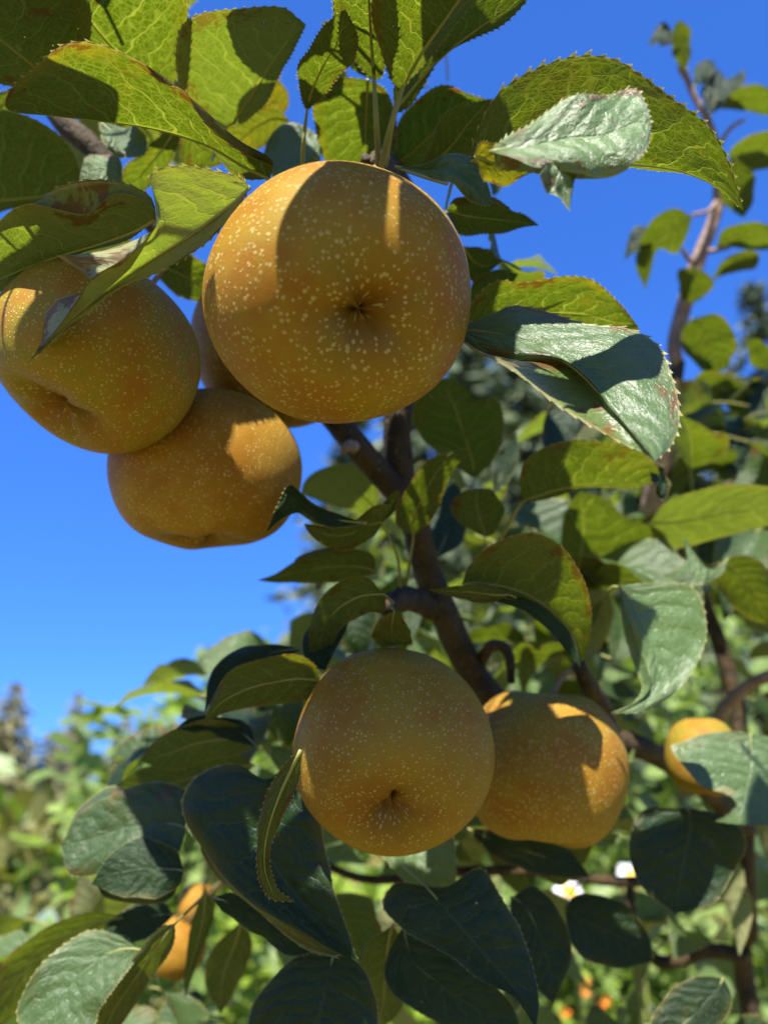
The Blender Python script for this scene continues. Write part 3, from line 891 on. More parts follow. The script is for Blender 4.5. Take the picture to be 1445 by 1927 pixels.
LF(.365, 't', (345, 1640), (172, 1664), [(338, 1605), (305, 1586), (255, 1582), (208, 1608)], [(330, 1676), (280, 1690), (220, 1682)], gy=-.45, age=.05, teeth=.4,
   flaps=[('R', .05, .95, [(320, 1692), (270, 1702), (200, 1690)], 6)])
LF(.33, 't', (560, 1420), (676, 1812), [(500, 1468), (450, 1440), (400, 1446), (358, 1472), (340, 1522), (372, 1592), (432, 1660), (520, 1728), (610, 1782)],
   [(596, 1500), (610, 1580), (626, 1660), (650, 1740)], [(500, 1540), (508, 1610), (570, 1700), (630, 1765)], gy=-.35, gx=-.2, age=.12, teeth=.8, bow=-3, zm=4,
   flaps=[('L', .52, .97, [(378, 1602), (408, 1652), (470, 1702), (560, 1778), (620, 1800)], 8)])
LF(.28, 'u', (566, 1412), (556, 1698), [(535, 1440), (500, 1500), (486, 1560), (486, 1630), (505, 1688)], [(562, 1470), (530, 1540), (508, 1610), (520, 1668)], gy=0.46, gx=.3, age=.35, teeth=.9)
LF(.345, 't', (400, 1690), (600, 1785), [(450, 1680), (540, 1740)], [(440, 1735), (500, 1775), (560, 1798)], gy=-.4, age=.02, teeth=.4)
LF(.36, 't', (268, 1790), (120, 1990), [(240, 1765), (208, 1754), (160, 1756), (100, 1792), (58, 1845), (36, 1925)], [(245, 1820), (215, 1860), (185, 1905), (165, 1960)], gy=-.45, bloom=0.5, age=.12, teeth=.9)
LF(.37, 'u', (330, 1738), (180, 1990), [(300, 1748), (262, 1790), (222, 1842), (184, 1900)], [(326, 1780), (280, 1850), (235, 1920)], gy=0.69, age=.4, teeth=.7, stalk=[(380, 1690, .42)])
LF(.44, 'u', (232, 1726), (-60, 1960), [(185, 1715), (125, 1728), (60, 1762), (0, 1822)], [(170, 1775), (100, 1830), (30, 1910)], gy=0.92, age=.35, teeth=.6)
LF(.42, 't', (330, 1720), (185, 1760), [(290, 1695), (230, 1712)], [(300, 1748), (240, 1775)], gy=-.5, age=.02, teeth=.4)
LF(.43, 'u', (386, 1670), (348, 1880), [(366, 1720), (350, 1800)], [(404, 1720), (376, 1800)], gy=0.23, gx=.8, age=.1, teeth=.4)
LF(.47, 'u', (452, 1735), (415, 1910), [(405, 1780), (385, 1840)], [(475, 1780), (445, 1860)], gy=0.46, age=.2, teeth=.4)

# --- lower middle and right
LF(.34, 't', (628, 1796), (580, 2060), [(565, 1800), (505, 1848), (470, 1905), (470, 1990)], [(672, 1808), (702, 1860), (710, 1930), (670, 2010)], [(612, 1860), (596, 1940)], gy=-.4, age=.02, teeth=.5)
LF(.335, 't', (800, 1668), (1008, 1935), [(845, 1666), (905, 1638), (945, 1692), (985, 1762), (1006, 1838), (1014, 1890)], [(745, 1662), (720, 1706), (760, 1752), (830, 1790), (890, 1834), (960, 1868)],
   [(850, 1725), (910, 1795), (970, 1865)], gy=-.45, age=.05, teeth=.7, stalk=[(760, 1630, .40)])
LF(.37, 't', (760, 1740), (985, 1960), [(830, 1780), (900, 1830), (960, 1880)], [(728, 1800), (730, 1850), (800, 1910), (890, 1960)], gy=-.4, age=.02, teeth=.5)
LF(.41, 'u', (740, 1740), (700, 1950), [(690, 1780), (680, 1860)], [(770, 1800), (760, 1890)], gy=0.69, age=.02, teeth=.4)
LF(.40, 't', (960, 1690), (1040, 1890), [(1010, 1670), (1060, 1730), (1074, 1810)], [(960, 1750), (985, 1830)], gy=-.4, age=.02, teeth=.4)
LF(.46, 't', (1062, 1712), (1226, 1808), [(1080, 1688), (1130, 1685), (1185, 1708), (1222, 1765)], [(1072, 1770), (1110, 1808), (1170, 1824)], gy=-.4, age=.05, teeth=.4, stalk=[(1120, 1640, .54), (1080, 1670, .50)])
LF(.43, 't', (1292, 1520), (1270, 1720), [(1215, 1525), (1185, 1580), (1200, 1660)], [(1380, 1545), (1400, 1600), (1350, 1690)], gy=-.3, age=.0, teeth=.4)
LF(.41, 't', (1360, 1840), (1230, 1990), [(1300, 1840), (1250, 1880), (1225, 1930)], [(1376, 1880), (1350, 1950), (1290, 1990)], gy=-.4, age=.1, teeth=.5)
LF(.42, 't', (1412, 1380), (1344, 1546), [(1382, 1376), (1330, 1382), (1285, 1400), (1264, 1410), (1292, 1450), (1322, 1478), (1372, 1478), (1392, 1500), (1372, 1528)],
   [(1475, 1400), (1540, 1470), (1500, 1545), (1420, 1552)], [(1412, 1430), (1402, 1480), (1390, 1530)], gy=-.5, bloom=0.6, age=.15, teeth=.5)
LF(.44, 't', (880, 1560), (1110, 1650), [(960, 1565), (1060, 1590)], [(930, 1610), (1020, 1650)], gy=-.3, age=.4, teeth=.4)
LF(.46, 'u', (1010, 1650), (1120, 1560), [(1010, 1600), (1070, 1560)], [(1060, 1660), (1110, 1610)], gy=0.69, age=.1, teeth=.4)

# --- the shoot at upper right, out of focus
S = .66
LF(S, 'u', (1286, 138), (1278, 38), [(1264, 95), (1268, 50)], [(1300, 100), (1296, 55)], gy=0.69, gx=.5, age=.1, teeth=0)
LF(S, 't', (1276, 72), (1218, 86), [(1250, 48), (1236, 50)], [(1258, 82), (1236, 84)], gy=-.4, age=.1, teeth=0)
LF(S, 't', (1305, 165), (1345, 118), [(1306, 130), (1325, 110)], [(1330, 150), (1342, 135)], gy=-.5, age=.05, teeth=0)
LF(S, 't', (1336, 218), (1350, 130), [(1322, 180), (1326, 140)], [(1362, 190), (1366, 150)], gy=-.3, age=.1, teeth=0)
LF(S, 't', (1340, 190), (1400, 128), [(1355, 150), (1385, 140)], [(1370, 190), (1398, 160)], gy=-.6, age=.05, teeth=0)
LF(S, 'u', (1352, 206), (1500, 205), [(1380, 170), (1430, 158), (1475, 175)], [(1390, 205), (1440, 220)], gy=1.15, age=.1, teeth=0)
LF(S, 'u', (1372, 320), (1520, 270), [(1375, 280), (1420, 250), (1480, 245)], [(1400, 325), (1460, 310)], gy=1.15, age=.1, teeth=0)
LF(S, 'u', (1385, 300), (1398, 410), [(1350, 330), (1360, 380)], [(1420, 330), (1415, 380)], gy=0.69, age=.05, teeth=0)
LF(S, 'u', (1302, 408), (1214, 545), [(1270, 392), (1228, 412), (1200, 460), (1198, 505)], [(1292, 440), (1275, 475), (1240, 468), (1226, 505)], gy=0.92, age=.05, teeth=0)
LF(S, 't', (1225, 440), (1174, 490), [(1205, 422), (1184, 440)], [(1222, 462), (1196, 474)], gy=-.4, age=.1, teeth=0)
LF(S, 'u', (1346, 470), (1510, 450), [(1360, 432), (1410, 418), (1465, 425)], [(1380, 465), (1440, 470)], gy=1.15, age=.05, teeth=0)
LF(S, 'u', (1430, 478), (1336, 530), [(1400, 470), (1360, 490)], [(1420, 505), (1370, 515)], gy=1.15, age=.1, teeth=0)
LF(S, 'u', (1312, 505), (1296, 574), [(1276, 508), (1276, 545)], [(1345, 532), (1322, 560)], gy=0.92, age=.15, teeth=0)
LF(S, 'u', (1300, 600), (1345, 705), [(1282, 625), (1290, 665), (1320, 698)], [(1350, 592), (1382, 640), (1372, 685)], gy=0.92, gx=-.3, age=.1, teeth=0)
LF(S, 'u', (1300, 722), (1430, 790), [(1320, 700), (1370, 706), (1420, 740)], [(1330, 745), (1380, 775)], gy=1.15, age=.15, teeth=0)
LF(S, 't', (1380, 705), (1440, 790), [(1430, 715), (1450, 750)], [(1398, 750), (1415, 785)], gy=-.5, age=.05, teeth=0)
LF(S, 't', (1410, 930), (1365, 810), [(1375, 900), (1355, 850)], [(1430, 880), (1420, 820)], gy=-.3, age=.2, teeth=0)
LF(S, 'u', (1260, 900), (1390, 850), [(1275, 860), (1330, 838)], [(1310, 890), (1370, 880)], gy=1.35, age=.1, teeth=0)
LF(S, 'u', (1450, 700), (1405, 640), [(1420, 690), (1405, 660)], [(1455, 670), (1430, 640)], gy=1.15, age=.1, teeth=0)

# --- further leaves on the same tree, copies of a few leaf shapes
PROTO = []
for i, (ln, wd, dr, fo, cu, tw) in enumerate((
        (.082, .054, .7, .25, .10, .2), (.075, .050, 1.2, .45, -.15, -.3), (.090, .056, .4, .35, .15, .4),
        (.068, .048, 1.6, .20, .25, .1), (.085, .050, .9, .60, -.10, -.5), (.060, .042, .3, .15, .30, .3))):
    V, UV, F, stem = generic_leaf_mesh(ln, wd, dr, fo, cu, tw, 40 + i)
    pl = mesh_obj("leaf", V, F, M['leaf'], uv=UV, link=False)
    Vt, Ft = tube_data(stem, [.0009, .0009, .0008, .0006, .0005, .0003, .0001], 5, 14)
    ps = mesh_obj("leaf_stalk", Vt, Ft, M['stalk'], link=False)
    PROTO.append((pl, ps))


def put_leaf(pos, tipdir, up, scale, age, which, bloom=0.0):
    y = Vector(tipdir).normalized()
    z = Vector(up) - Vector(up).dot(y) * y
    z.normalize()
    x = y.cross(z)
    R = Matrix((x, y, z)).transposed().to_4x4()
    pl, ps = PROTO[which]
    o = pl.copy()
    COL.objects.link(o)
    o.parent = tree
    o.matrix_local = Matrix.Translation(Vector(pos) - Vector(TREE_AT)) @ R @ Matrix.Scale(scale, 4)
    o["age"] = age
    o["bloom"] = min(bloom, .8)
    o["thick"] = 0.0
    s = ps.copy()
    COL.objects.link(s)
    s.parent = o
    return o


rf = random.Random(21)
FILL = [  # x0, x1, y0, y1, d0, d1, count, scale
    (1230, 1480, 740, 1010, .60, .85, 44, .9),
    (960, 1460, 1040, 1400, .50, .72, 46, .95),
    (640, 960, 900, 1260, .52, .66, 14, .9),
    (350, 700, 1270, 1500, .46, .56, 12, 1.0),
    (560, 1240, 1560, 1720, .46, .60, 12, .9),
    (900, 1200, 1250, 1600, .54, .62, 12, 1.0),
    (1180, 1460, 1380, 1720, .48, .60, 18, 1.0),
    (1180, 1460, 1700, 1950, .50, .66, 12, .9),
    (60, 520, 1640, 1950, .50, .62, 24, .9),
    (-60, 420, -60, 380, .44, .54, 14, 1.0),
    (600, 930, 40, 300, .44, .50, 6, .8),
    (870, 960, 480, 640, .44, .5, 3, .7),
]
for (x0, x1, y0, y1, d0, d1, cnt, sc) in FILL:
    for _ in range(cnt):
        p = P(rf.uniform(x0, x1), rf.uniform(y0, y1), rf.uniform(d0, d1))
        a = rf.uniform(0, 6.28)
        t = (math.cos(a), math.sin(a), rf.uniform(-.9, .35))
        n = (rf.gauss(0, .45), rf.gauss(-.15, .45), 1.0)
        tv = np.array(t) / np.linalg.norm(t)
        near = False
        for q in (0, .03, .06, .09):
            w = p + tv * q - C0
            dp = np.dot(w, CF)
            wx, wy = CX + FPX * np.dot(w, CR) / dp, CY - FPX * np.dot(w, CU) / dp
            for (hx, hy, hr) in ((1310, 1420, 110), (1305, 1200, 90), (1405, 1640, 62), (1408, 1740, 62), (1412, 1850, 62), (345, 1745, 95), (345, 1510, 50), (1100, 1860, 95), (1100, 1670, 80)):
                if math.hypot(wx - hx, wy - hy) < hr:
                    near = True
        if near:
            continue
        put_leaf(p, t, n, sc * rf.uniform(.7, 1.12), max(0, rf.gauss(.12, .16)), rf.randrange(len(PROTO)), max(0, rf.gauss(.30, .3)))


# leaves too deep in the crown to tell apart, joined into one part
def leaf_mass(zones):
    V, F, UV = [], [], []
    rm = np.random.default_rng(91)
    protos = [generic_leaf_mesh(*a, nu=10, teeth=False)[:3] for a in ((.080, .052, .7, .25, .1, .2, 61), (.075, .050, 1.2, .45, -.15, -.3, 62), (.085, .054, .4, .35, .15, .4, 63))]
    for (x0, x1, y0, y1, d0, d1, cnt) in zones:
        for _ in range(cnt):
            p = P(rm.uniform(x0, x1), rm.uniform(y0, y1), rm.uniform(d0, d1))
            a = rm.uniform(0, 6.28)
            y = np.array([math.cos(a), math.sin(a), rm.uniform(-.9, .4)])
            y /= np.linalg.norm(y)
            n = np.array([rm.normal() * .45, rm.normal() * .45 - .2, 1.0])
            z = n - np.dot(n, y) * y
            z /= np.linalg.norm(z)
            x = np.cross(y, z)
            pv, puv, pf = protos[rm.integers(3)]
            sc = rm.uniform(.75, 1.1)
            b = len(V)
            skip = False
            w = p + y * .06 - C0
            wx, wy = CX + FPX * np.dot(w, CR) / np.dot(w, CF), CY - FPX * np.dot(w, CU) / np.dot(w, CF)
            for (hx, hy, hr) in ((1310, 1420, 120), (345, 1745, 110), (1100, 1870, 110), (1120, 1660, 90), (1300, 1200, 90)):
                skip = skip or math.hypot(wx - hx, wy - hy) < hr
            if skip:
                continue
            V += [p + (v[0] * x + v[1] * y + v[2] * z) * sc for v in pv]
            UV += puv
            F += [tuple(b + i for i in f) for f in pf]
    o = mesh_obj("foliage", V, F, M['leaf'], tree, loc=TREE_AT, uv=UV)
    o["kind"] = "stuff"
    o["age"] = .2
    o["bloom"] = .8  # mass painted paler so it looks brightly lit


leaf_mass([(1180, 1500, 760, 1060, .68, 1.0, 66), (860, 1500, 1000, 1480, .68, 1.0, 125), (620, 960, 900, 1240, .66, .9, 26),
           (380, 900, 1480, 1760, .62, .85, 36), (1150, 1480, 1480, 1800, .64, .9, 46), (420, 700, 1240, 1480, .6, .8, 24), (560, 1040, 1760, 1960, .60, .8, 22)])


# ------------------------------------------------------------------ pears
def pear(label, px, py, D, R, axis, ob=.90, basin=(.20, .40), hole=.10, green=.5, dots=.6, seed=0, lob=.012, squash=1.0, stalk_to=None, group=None):
    rg = np.random.default_rng(seed + 77)
    na, nb = 72, 112
    s = np.linspace(0, 1, na)
    th = math.pi * (0.45 * s ** 2 + 0.55 * s)
    ph = np.linspace(0, 2 * math.pi, nb, endpoint=False)
    c = P(px, py, D)
    a = axis[0] * CR + axis[1] * CU - axis[2] * CF
    a = a / np.linalg.norm(a)
    e1 = CR - np.dot(CR, a) * a
    e1 /= np.linalg.norm(e1)
    e2 = np.cross(a, e1)
    V, lent, pol = [], [], []
    f = rg.random(8) * 6.28
    for t in th:
        st, ct = math.sin(t), math.cos(t)
        for p in ph:
            rr = R * max(st, 0) ** 0.92
            lobe = 1 + lob * math.cos(3 * p + f[0]) + lob * .8 * math.cos(2 * p + f[1] + ct) + .006 * math.cos(5 * p + f[2]) + .007 * math.sin(3 * ct * 2 + 2 * p + f[3])
            w = 1 + .16 * math.cos(3 * p + f[4]) + .12 * math.cos(5 * p + f[5])
            z = ob * R * ct * (1 + .02 * math.cos(2 * p + f[6]))
            z -= R * (basin[0] * w * math.exp(-(t / basin[1]) ** 2) + hole * math.exp(-(t / .13) ** 2))
            z += R * .17 * math.exp(-((math.pi - t) / .34) ** 2)
            V.append(c + rr * lobe * (math.cos(p) * e1 + math.sin(p) * e2 * squash) + z * a)
            k = math.sqrt(st * st + .035)
            lent.append((math.cos(p) * k, math.sin(p) * k, (ct if t > .6 else math.cos(.6) + (.6 - t) * .42)))
            pol.append(t / math.pi)
    F = [(i * nb + j, (i + 1) * nb + j, (i + 1) * nb + (j + 1) % nb, i * nb + (j + 1) % nb) for i in range(na - 1) for j in range(nb)]
    o = mesh_obj("pear", V, F, M['pear'], loc=c, attrs=[("lent", 'FLOAT_VECTOR', lent), ("polar", 'FLOAT', pol)])
    o["label"] = label
    o["category"] = "pear"
    o["group"] = group or "russet pears hanging on the pear tree"
    o["green"] = green
    o["dots"] = dots
    # dry star of the eye at the bottom of its hollow
    zc = c + a * R * (ob - basin[0] - hole - .01)
    V, F = [zc - a * .0015], []
    for i in range(10):
        an = 6.283 * i / 10
        r = (.0023 if i % 2 else .0013)
        V.append(zc + (math.cos(an) * e1 + math.sin(an) * e2) * r + a * (.0016 if i % 2 else 0))
    for i in range(10):
        F.append((0, 1 + i, 1 + (i + 1) % 10))
    mesh_obj("calyx", V, F, M['calyx'], o, loc=zc, smooth=False)
    top = c - a * R * (ob - .18)
    if stalk_to is not None:
        e = P(*stalk_to)
        m = top * .55 + e * .45 - a * .004
        tube("stalk", [top + a * .004, m, e], [.0016, .0014, .0022], M['fruit_stalk'], o, 8, 14, .12, seed)
    return o


pear("large russet pear hanging topmost, its open eye facing the viewer", 638, 562, .26, .0446, (.27, -.36, .89), ob=.93, basin=(.14, .38), hole=.20, green=.7, dots=.62, seed=1, lob=.008, squash=.95, stalk_to=(712, 306, .333))
pear("olive green pear under the torn hanging leaf, cut by the photo's edge", 186, 674, .32, .0419, (-.34, -.80, .50), ob=.88, basin=(.26, .42), hole=.06, green=1.0, dots=.3, seed=2, stalk_to=(330, 470, .43))
pear("smooth orange pear below the torn leaf's green pear, against open sky", 391, 892, .37, .0448, (.02, -.97, .20), ob=.90, basin=(.24, .46), hole=.05, green=.1, dots=.3, seed=3, stalk_to=(440, 575, .44))
pear("pear mostly hidden behind the large topmost pear", 524, 648, .405, .0448, (.1, -.6, .78), ob=.92, green=.0, dots=.5, seed=4, stalk_to=(560, 700, .45))
pear("round yellow brown pear whose open eye points down, beside a sunlit pear", 738, 1408, .33, .0425, (-.02, -.40, .90), ob=.98, basin=(.17, .40), hole=.14, green=.45, dots=.15, seed=5, stalk_to=(735, 1140, .375))
pear("half sunlit pear with a cast shadow across it, by the grey limb", 1024, 1444, .40, .0420, (-.1, -.95, .28), ob=1.0, basin=(.20, .44), hole=.06, green=.55, dots=.4, seed=6, stalk_to=(1092, 1256, .425))
pear("small yellow pear behind a pale notched leaf at the trunk", 1320, 1424, .48, .0222, (-.1, -.9, .3), ob=1.15, green=.95, dots=.05, seed=7, stalk_to=(1360, 1370, .62))
pear("blurred orange pear low down under a crossing leaf stalk", 334, 1784, .62, .0225, (-.3, -.9, .3), ob=1.05, green=.0, dots=.05, seed=8, stalk_to=(440, 1640, .55))
pear("small blurred orange pear above the crossing leaf stalk", 372, 1702, .66, .0160, (-.2, -.9, .3), ob=1.1, green=.0, dots=.05, seed=9, stalk_to=(440, 1640, .55))
pear("little orange pear peeping out beside the dark blue green leaf", 345, 1508, .60, .0140, (-.2, -.9, .3), ob=1.1, green=.0, dots=.05, seed=10, stalk_to=(440, 1560, .55))

# ------------------------------------------------------------------ unseen leaves added up-sun to shade the fruit and lower leaves
SUNV = np.array(SUN_W)


def overhead_leaf(centre, R, away, base, tip, L, R_, squeeze=1.0):
    """an unseen leaf added up-sun of a fruit; its outline is where its shade falls on the fruit"""
    LEAF_COUNT[0] += 1
    rg = np.random.default_rng(LEAF_COUNT[0])
    c = P(*centre)
    while True:                                   # high enough to hang above the picture
        q = c + SUNV * away - C0
        if CY - FPX * np.dot(q, CU) / np.dot(q, CF) < -600 or away > .5:
            break
        away += .01
    pc = c + SUNV * away

    def up(p):
        d = P(p[0], p[1], 1.0) - C0
        d /= np.linalg.norm(d)
        oc = C0 - c
        b = np.dot(oc, d)
        disc = b * b - (np.dot(oc, oc) - R * R)
        t = -b - math.sqrt(max(disc, 0.0))
        h = C0 + d * t
        if np.dot(h - c, SUNV) < .22 * R:         # beyond the fruit's own shade line: carry on along the tangent plane there
            v = (C0 - c) / np.linalg.norm(C0 - c)
            v = v - np.dot(v, SUNV) * SUNV
            m = SUNV * .22 + v / np.linalg.norm(v) * .975
            h = C0 + d * (np.dot(c + m * R - C0, m) / np.dot(d, m))
        nn = SUNV * .8 + CU * .45 - CF * .2
        return h + SUNV * (np.dot(pc - h, nn) / np.dot(SUNV, nn))
    nu = 36
    Lp = spline([up(base)] + [up(p) for p in L] + [up(tip)], nu)
    Rp = spline([up(base)] + [up(p) for p in R_] + [up(tip)], nu)
    vs = np.linspace(-1, 1, 9)
    V, UV = [], []
    for i in range(nu):
        m = (Lp[i] + Rp[i]) / 2 - SUNV * .002
        for v in vs:
            e = Lp[i] if v < 0 else Rp[i]
            V.append(m * (1 - abs(v)) + e * abs(v) + SUNV * .0012 * math.sin(i * .5 + v * 3))
            UV.append((i / (nu - 1), v))
    F = grid_faces(nu, len(vs))
    A = sum(np.cross(V[f[1]] - V[f[0]], V[f[3]] - V[f[0]]) for f in F)
    if np.dot(A, SUNV) < 0:
        F = [f[::-1] for f in F]
    o = mesh_obj("leaf", V, F, M['leaf'], tree, loc=V[4], uv=UV)  # out of view, outline shaped to cast the shade
    o["age"] = .1
    st = [V[4] + (V[4] - V[4 + 9 * 6]) * 1.2, V[4]] + [V[4 + 9 * q] for q in (8, 16, 26, 33)]
    tube("leaf_stalk", st, [.001, .0009, .0006, .0004, .0001], M['stalk'], o, 6, 14)


SX = np.cross(SUNV, CF)
SX /= np.linalg.norm(SX)
SY = np.cross(SX, SUNV)
SUNNY = [P(*q) for q in ((430, 420, .239), (450, 500, .225), (480, 380, .232), (400, 480, .25), (735, 360, .225), (715, 450, .222),
         (30, 560, .286), (310, 590, .30), (330, 640, .31), (460, 800, .338), (520, 830, .347), (540, 880, .351), (490, 900, .345),
         (1140, 1400, .372), (1120, 1330, .39), (1130, 1480, .363), (1100, 1310, .38), (200, 50, .32), (350, 200, .25), (330, 360, .26), (250, 480, .26),
         (690, 60, .293), (690, 10, .285), (820, 60, .285), (860, 0, .28), (640, 250, .36), (1250, 200, .25), (1300, 300, .25), (1100, 270, .226), (1150, 220, .23), (1030, 270, .226), (1150, 700, .23), (1200, 760, .22), (1080, 670, .235),
         (1100, 900, .39), (1180, 1000, .47), (1250, 1200, .38), (1350, 1450, .42), (130, 1850, .36), (200, 1540, .385), (1350, 960, .43), (760, 1240, .31))]


BLADES = []
for pl_, _ in PROTO:
    co = np.empty(len(pl_.data.vertices) * 3)
    pl_.data.vertices.foreach_get("co", co)
    BLADES.append(co.reshape(-1, 3)[:140])
SUN2 = np.array([(np.dot(w, SX), np.dot(w, SY)) for w in SUNNY])


def shade_leaf(x, y, d, sc=1.0, extra=0.0):
    """unseen leaf copy added for its shade, up-sun from x, y, d and above the picture; leaves the sunny gaps open"""
    p0 = P(x, y, d)
    best = None
    for tr in range(40):
        k = .004 + .0012 * tr
        p = p0 + SX * rs.gauss(0, k) + SY * rs.gauss(0, k)
        a = rs.uniform(0, 6.28)
        n = SUNV + np.array([rs.gauss(0, .3), rs.gauss(0, .3), rs.gauss(0, .3)])
        tp = np.array([math.cos(a), math.sin(a), -.3])
        tp = tp - np.dot(tp, n) * n / np.dot(n, n)
        tp /= np.linalg.norm(tp)
        w = rs.randrange(len(PROTO))
        foot = p - tp * .068 * sc
        z = n / np.linalg.norm(n)
        X = np.cross(tp, z)
        co = foot + (BLADES[w][:, :1] * X + BLADES[w][:, 1:2] * tp + BLADES[w][:, 2:3] * z) * sc
        c2 = np.stack([co @ SX, co @ SY], axis=1)
        dm = np.sqrt(((c2[:, None] - SUN2[None]) ** 2).sum(2)).min(0)
        bad = int((dm < .0085 * sc).sum())
        if best is None or bad < best[0]:
            best = (bad, p, tp, n, w)
        if bad == 0:
            break
    bad, p, tp, n, w = best
    if bad > 1:
        return
    t = .10
    while True:
        q = p + SUNV * t - C0
        dep = np.dot(q, CF)
        if CY - FPX * np.dot(q, CU) / max(dep, .02) < -340 or t > .6:
            break
        t += .01
    put_leaf(p + SUNV * (t + extra) - tp * .068 * sc, tp, n, sc, .1, w)  # out of view, added only to cast shade


rs = random.Random(4)
BIG = (638, 562, .26)
overhead_leaf(BIG, .044, .085, (745, 200), (640, 800), [(620, 262), (605, 300), (560, 345), (528, 405), (516, 470), (512, 560), (540, 660)], [(738, 300), (727, 370), (712, 440), (702, 490), (700, 600), (690, 700)])
overhead_leaf(BIG, .044, .100, (760, 230), (860, 800), [(752, 330), (747, 380), (741, 440), (736, 500), (735, 600), (735, 720)], [(830, 280), (890, 380), (920, 520), (930, 650)])
overhead_leaf((186, 674, .32), .042, .08, (140, 440), (220, 830), [(95, 520), (45, 580), (20, 660), (60, 770)], [(250, 515), (300, 580), (338, 650), (340, 720), (300, 790)])
overhead_leaf((391, 892, .37), .0448, .09, (360, 690), (350, 1060), [(290, 760), (215, 840), (210, 950)], [(430, 752), (440, 800), (428, 850), (422, 930), (450, 1000)])
overhead_leaf((1024, 1444, .40), .042, .09, (980, 1240), (1060, 1640), [(958, 1330), (980, 1430), (1005, 1540)], [(985, 1285), (1050, 1350), (1092, 1430), (1108, 1500), (1104, 1570)])
for a in ((60, 300, .37), (130, 50, .30, .7), (160, 165, .265, .6), (820, 250, .37), (690, 230, .36, .6), (990, 560, .335, .8), (960, 600, .29, .6), (1040, 870, .39, .6), (870, 790, .43, .8),
          (950, 1070, .37), (1050, 1110, .37, .8), (640, 1000, .345, .8), (650, 1130, .34), (500, 1290, .34), (450, 1380, .38), (330, 1420, .40), (310, 1590, .385),
          (500, 1540, .33, 1.2), (590, 1660, .33, 1.2), (600, 1870, .34, 1.2), (870, 1720, .335, 1.2), (930, 1820, .335), (800, 1870, .37), (1280, 1580, .43, 1.2), (1410, 1420, .42, .7),
          (560, 1600, .30), (700, 1880, .41), (1010, 1780, .40), (1150, 1760, .46)):
    shade_leaf(*a)

# ------------------------------------------------------------------ ground
gs = 600.0
V, F = [], []
n = 40
for i in range(n + 1):
    for j in range(n + 1):
        u, v = (i / n * 2 - 1), (j / n * 2 - 1)
        x, y = math.copysign(abs(u) ** 2.2, u) * gs, math.copysign(abs(v) ** 2.2, v) * gs
        V.append((x, y, 0.0))
for i in range(n):
    for j in range(n):
        a = i * (n + 1) + j
        F.append((a, a + n + 1, a + n + 2, a + 1))
g = mesh_obj("ground", V, F, M['ground'])
g["kind"] = "structure"


# ------------------------------------------------------------------ conifers
def conifer(label, px, dist, top_py, rad, mat, seed, name="conifer_tree", gaps=0.25):
    x, y, z = ground_xy(px, dist, top_py)
    rg = np.random.default_rng(seed)
    H = z
    t = thing(name, label, "tree", (x, y, 0), "conifers beyond the garden")
    tube("trunk", [(x, y, 0), (x + .02 * H, y, H * .5), (x, y, H * .98)], [H * .018, H * .011, H * .002], M['trunk'], t, 8, 12, .1, seed)
    V, F = [], []
    nl = int(min(46, max(16, H * 2.6)))
    for li in range(nl):
        f = (li + rg.random()) / nl
        h = H * (.06 + .93 * f)
        ln = rad * (1 - f) ** .65 * (.75 + .5 * rg.random()) + .10
        nbr = int(5 + 4 * (1 - f))
        a0 = rg.random() * 6.28
        for b in range(nbr):
            if rg.random() < gaps * .6:
                continue
            a = a0 + 6.283 * b / nbr + rg.normal() * .2
            l = ln * (.65 + .6 * rg.random())
            nc = int(4 + 7 * (1 - f) * l / max(rad, .1))
            for c in range(nc):
                s = (c + .6) / nc
                droop = -.28 * s * s * l + .12 * s * l
                for _ in range(3):
                    w = rg.normal(size=3) * np.array([.10, .10, .07]) * l
                    p = np.array([x + math.cos(a) * l * s, y + math.sin(a) * l * s, h + droop]) + w
                    sz = (.075 * rad + .04 * l) * (.6 + .8 * rg.random())
                    d = np.array([math.cos(a), math.sin(a), -.35]) + rg.normal(size=3) * .5
                    d /= np.linalg.norm(d)
                    q = np.cross(d, rg.normal(size=3))
                    q /= np.linalg.norm(q) + 1e-9
                    i = len(V)
                    V += [p - d * sz, p + q * sz * .42, p + d * sz * 1.3, p - q * sz * .42]
                    F.append((i, i + 1, i + 2, i + 3))
    mesh_obj("crown", V, F, mat, t, loc=(x, y, 0), smooth=False)


for i, (lab, px, di, ty, r, mt) in enumerate((
    ("tall thin conifer at the photo's right edge, its spire clear of the leaves", 1405, 22, 515, 2.6, 'conifer'),
    ("dark conifer seen in the gap under the sheeny folded leaf", 985, 20, 560, 3.8, 'conifer'),
    ("broad dark conifer right of the large pear's lower edge", 880, 24, 610, 4.2, 'conifer'),
    ("lower conifer whose left side shows between orange pear and dark limb", 668, 26, 740, 3.2, 'conifer'),
    ("conifer behind the dark limb under the large pear", 765, 23, 690, 3.4, 'conifer'),
    ("conifer behind the pale leaves of the upper right shoot", 1255, 25, 690, 3.4, 'conifer'),
    ("conifer glimpsed below the sheeny folded leaf, right of the darkest conifer gap", 1130, 27, 640, 3.6, 'conifer'),
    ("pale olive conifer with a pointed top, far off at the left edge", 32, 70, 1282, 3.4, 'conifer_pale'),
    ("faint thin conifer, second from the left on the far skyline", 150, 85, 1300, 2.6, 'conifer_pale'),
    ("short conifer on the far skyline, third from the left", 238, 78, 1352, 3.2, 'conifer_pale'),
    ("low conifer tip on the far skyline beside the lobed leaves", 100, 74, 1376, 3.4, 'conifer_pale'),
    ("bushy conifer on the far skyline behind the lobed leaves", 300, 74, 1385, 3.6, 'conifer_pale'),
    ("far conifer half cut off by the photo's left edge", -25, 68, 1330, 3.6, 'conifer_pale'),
)):
    conifer(lab, px, di, ty, r, M[mt], 300 + i)


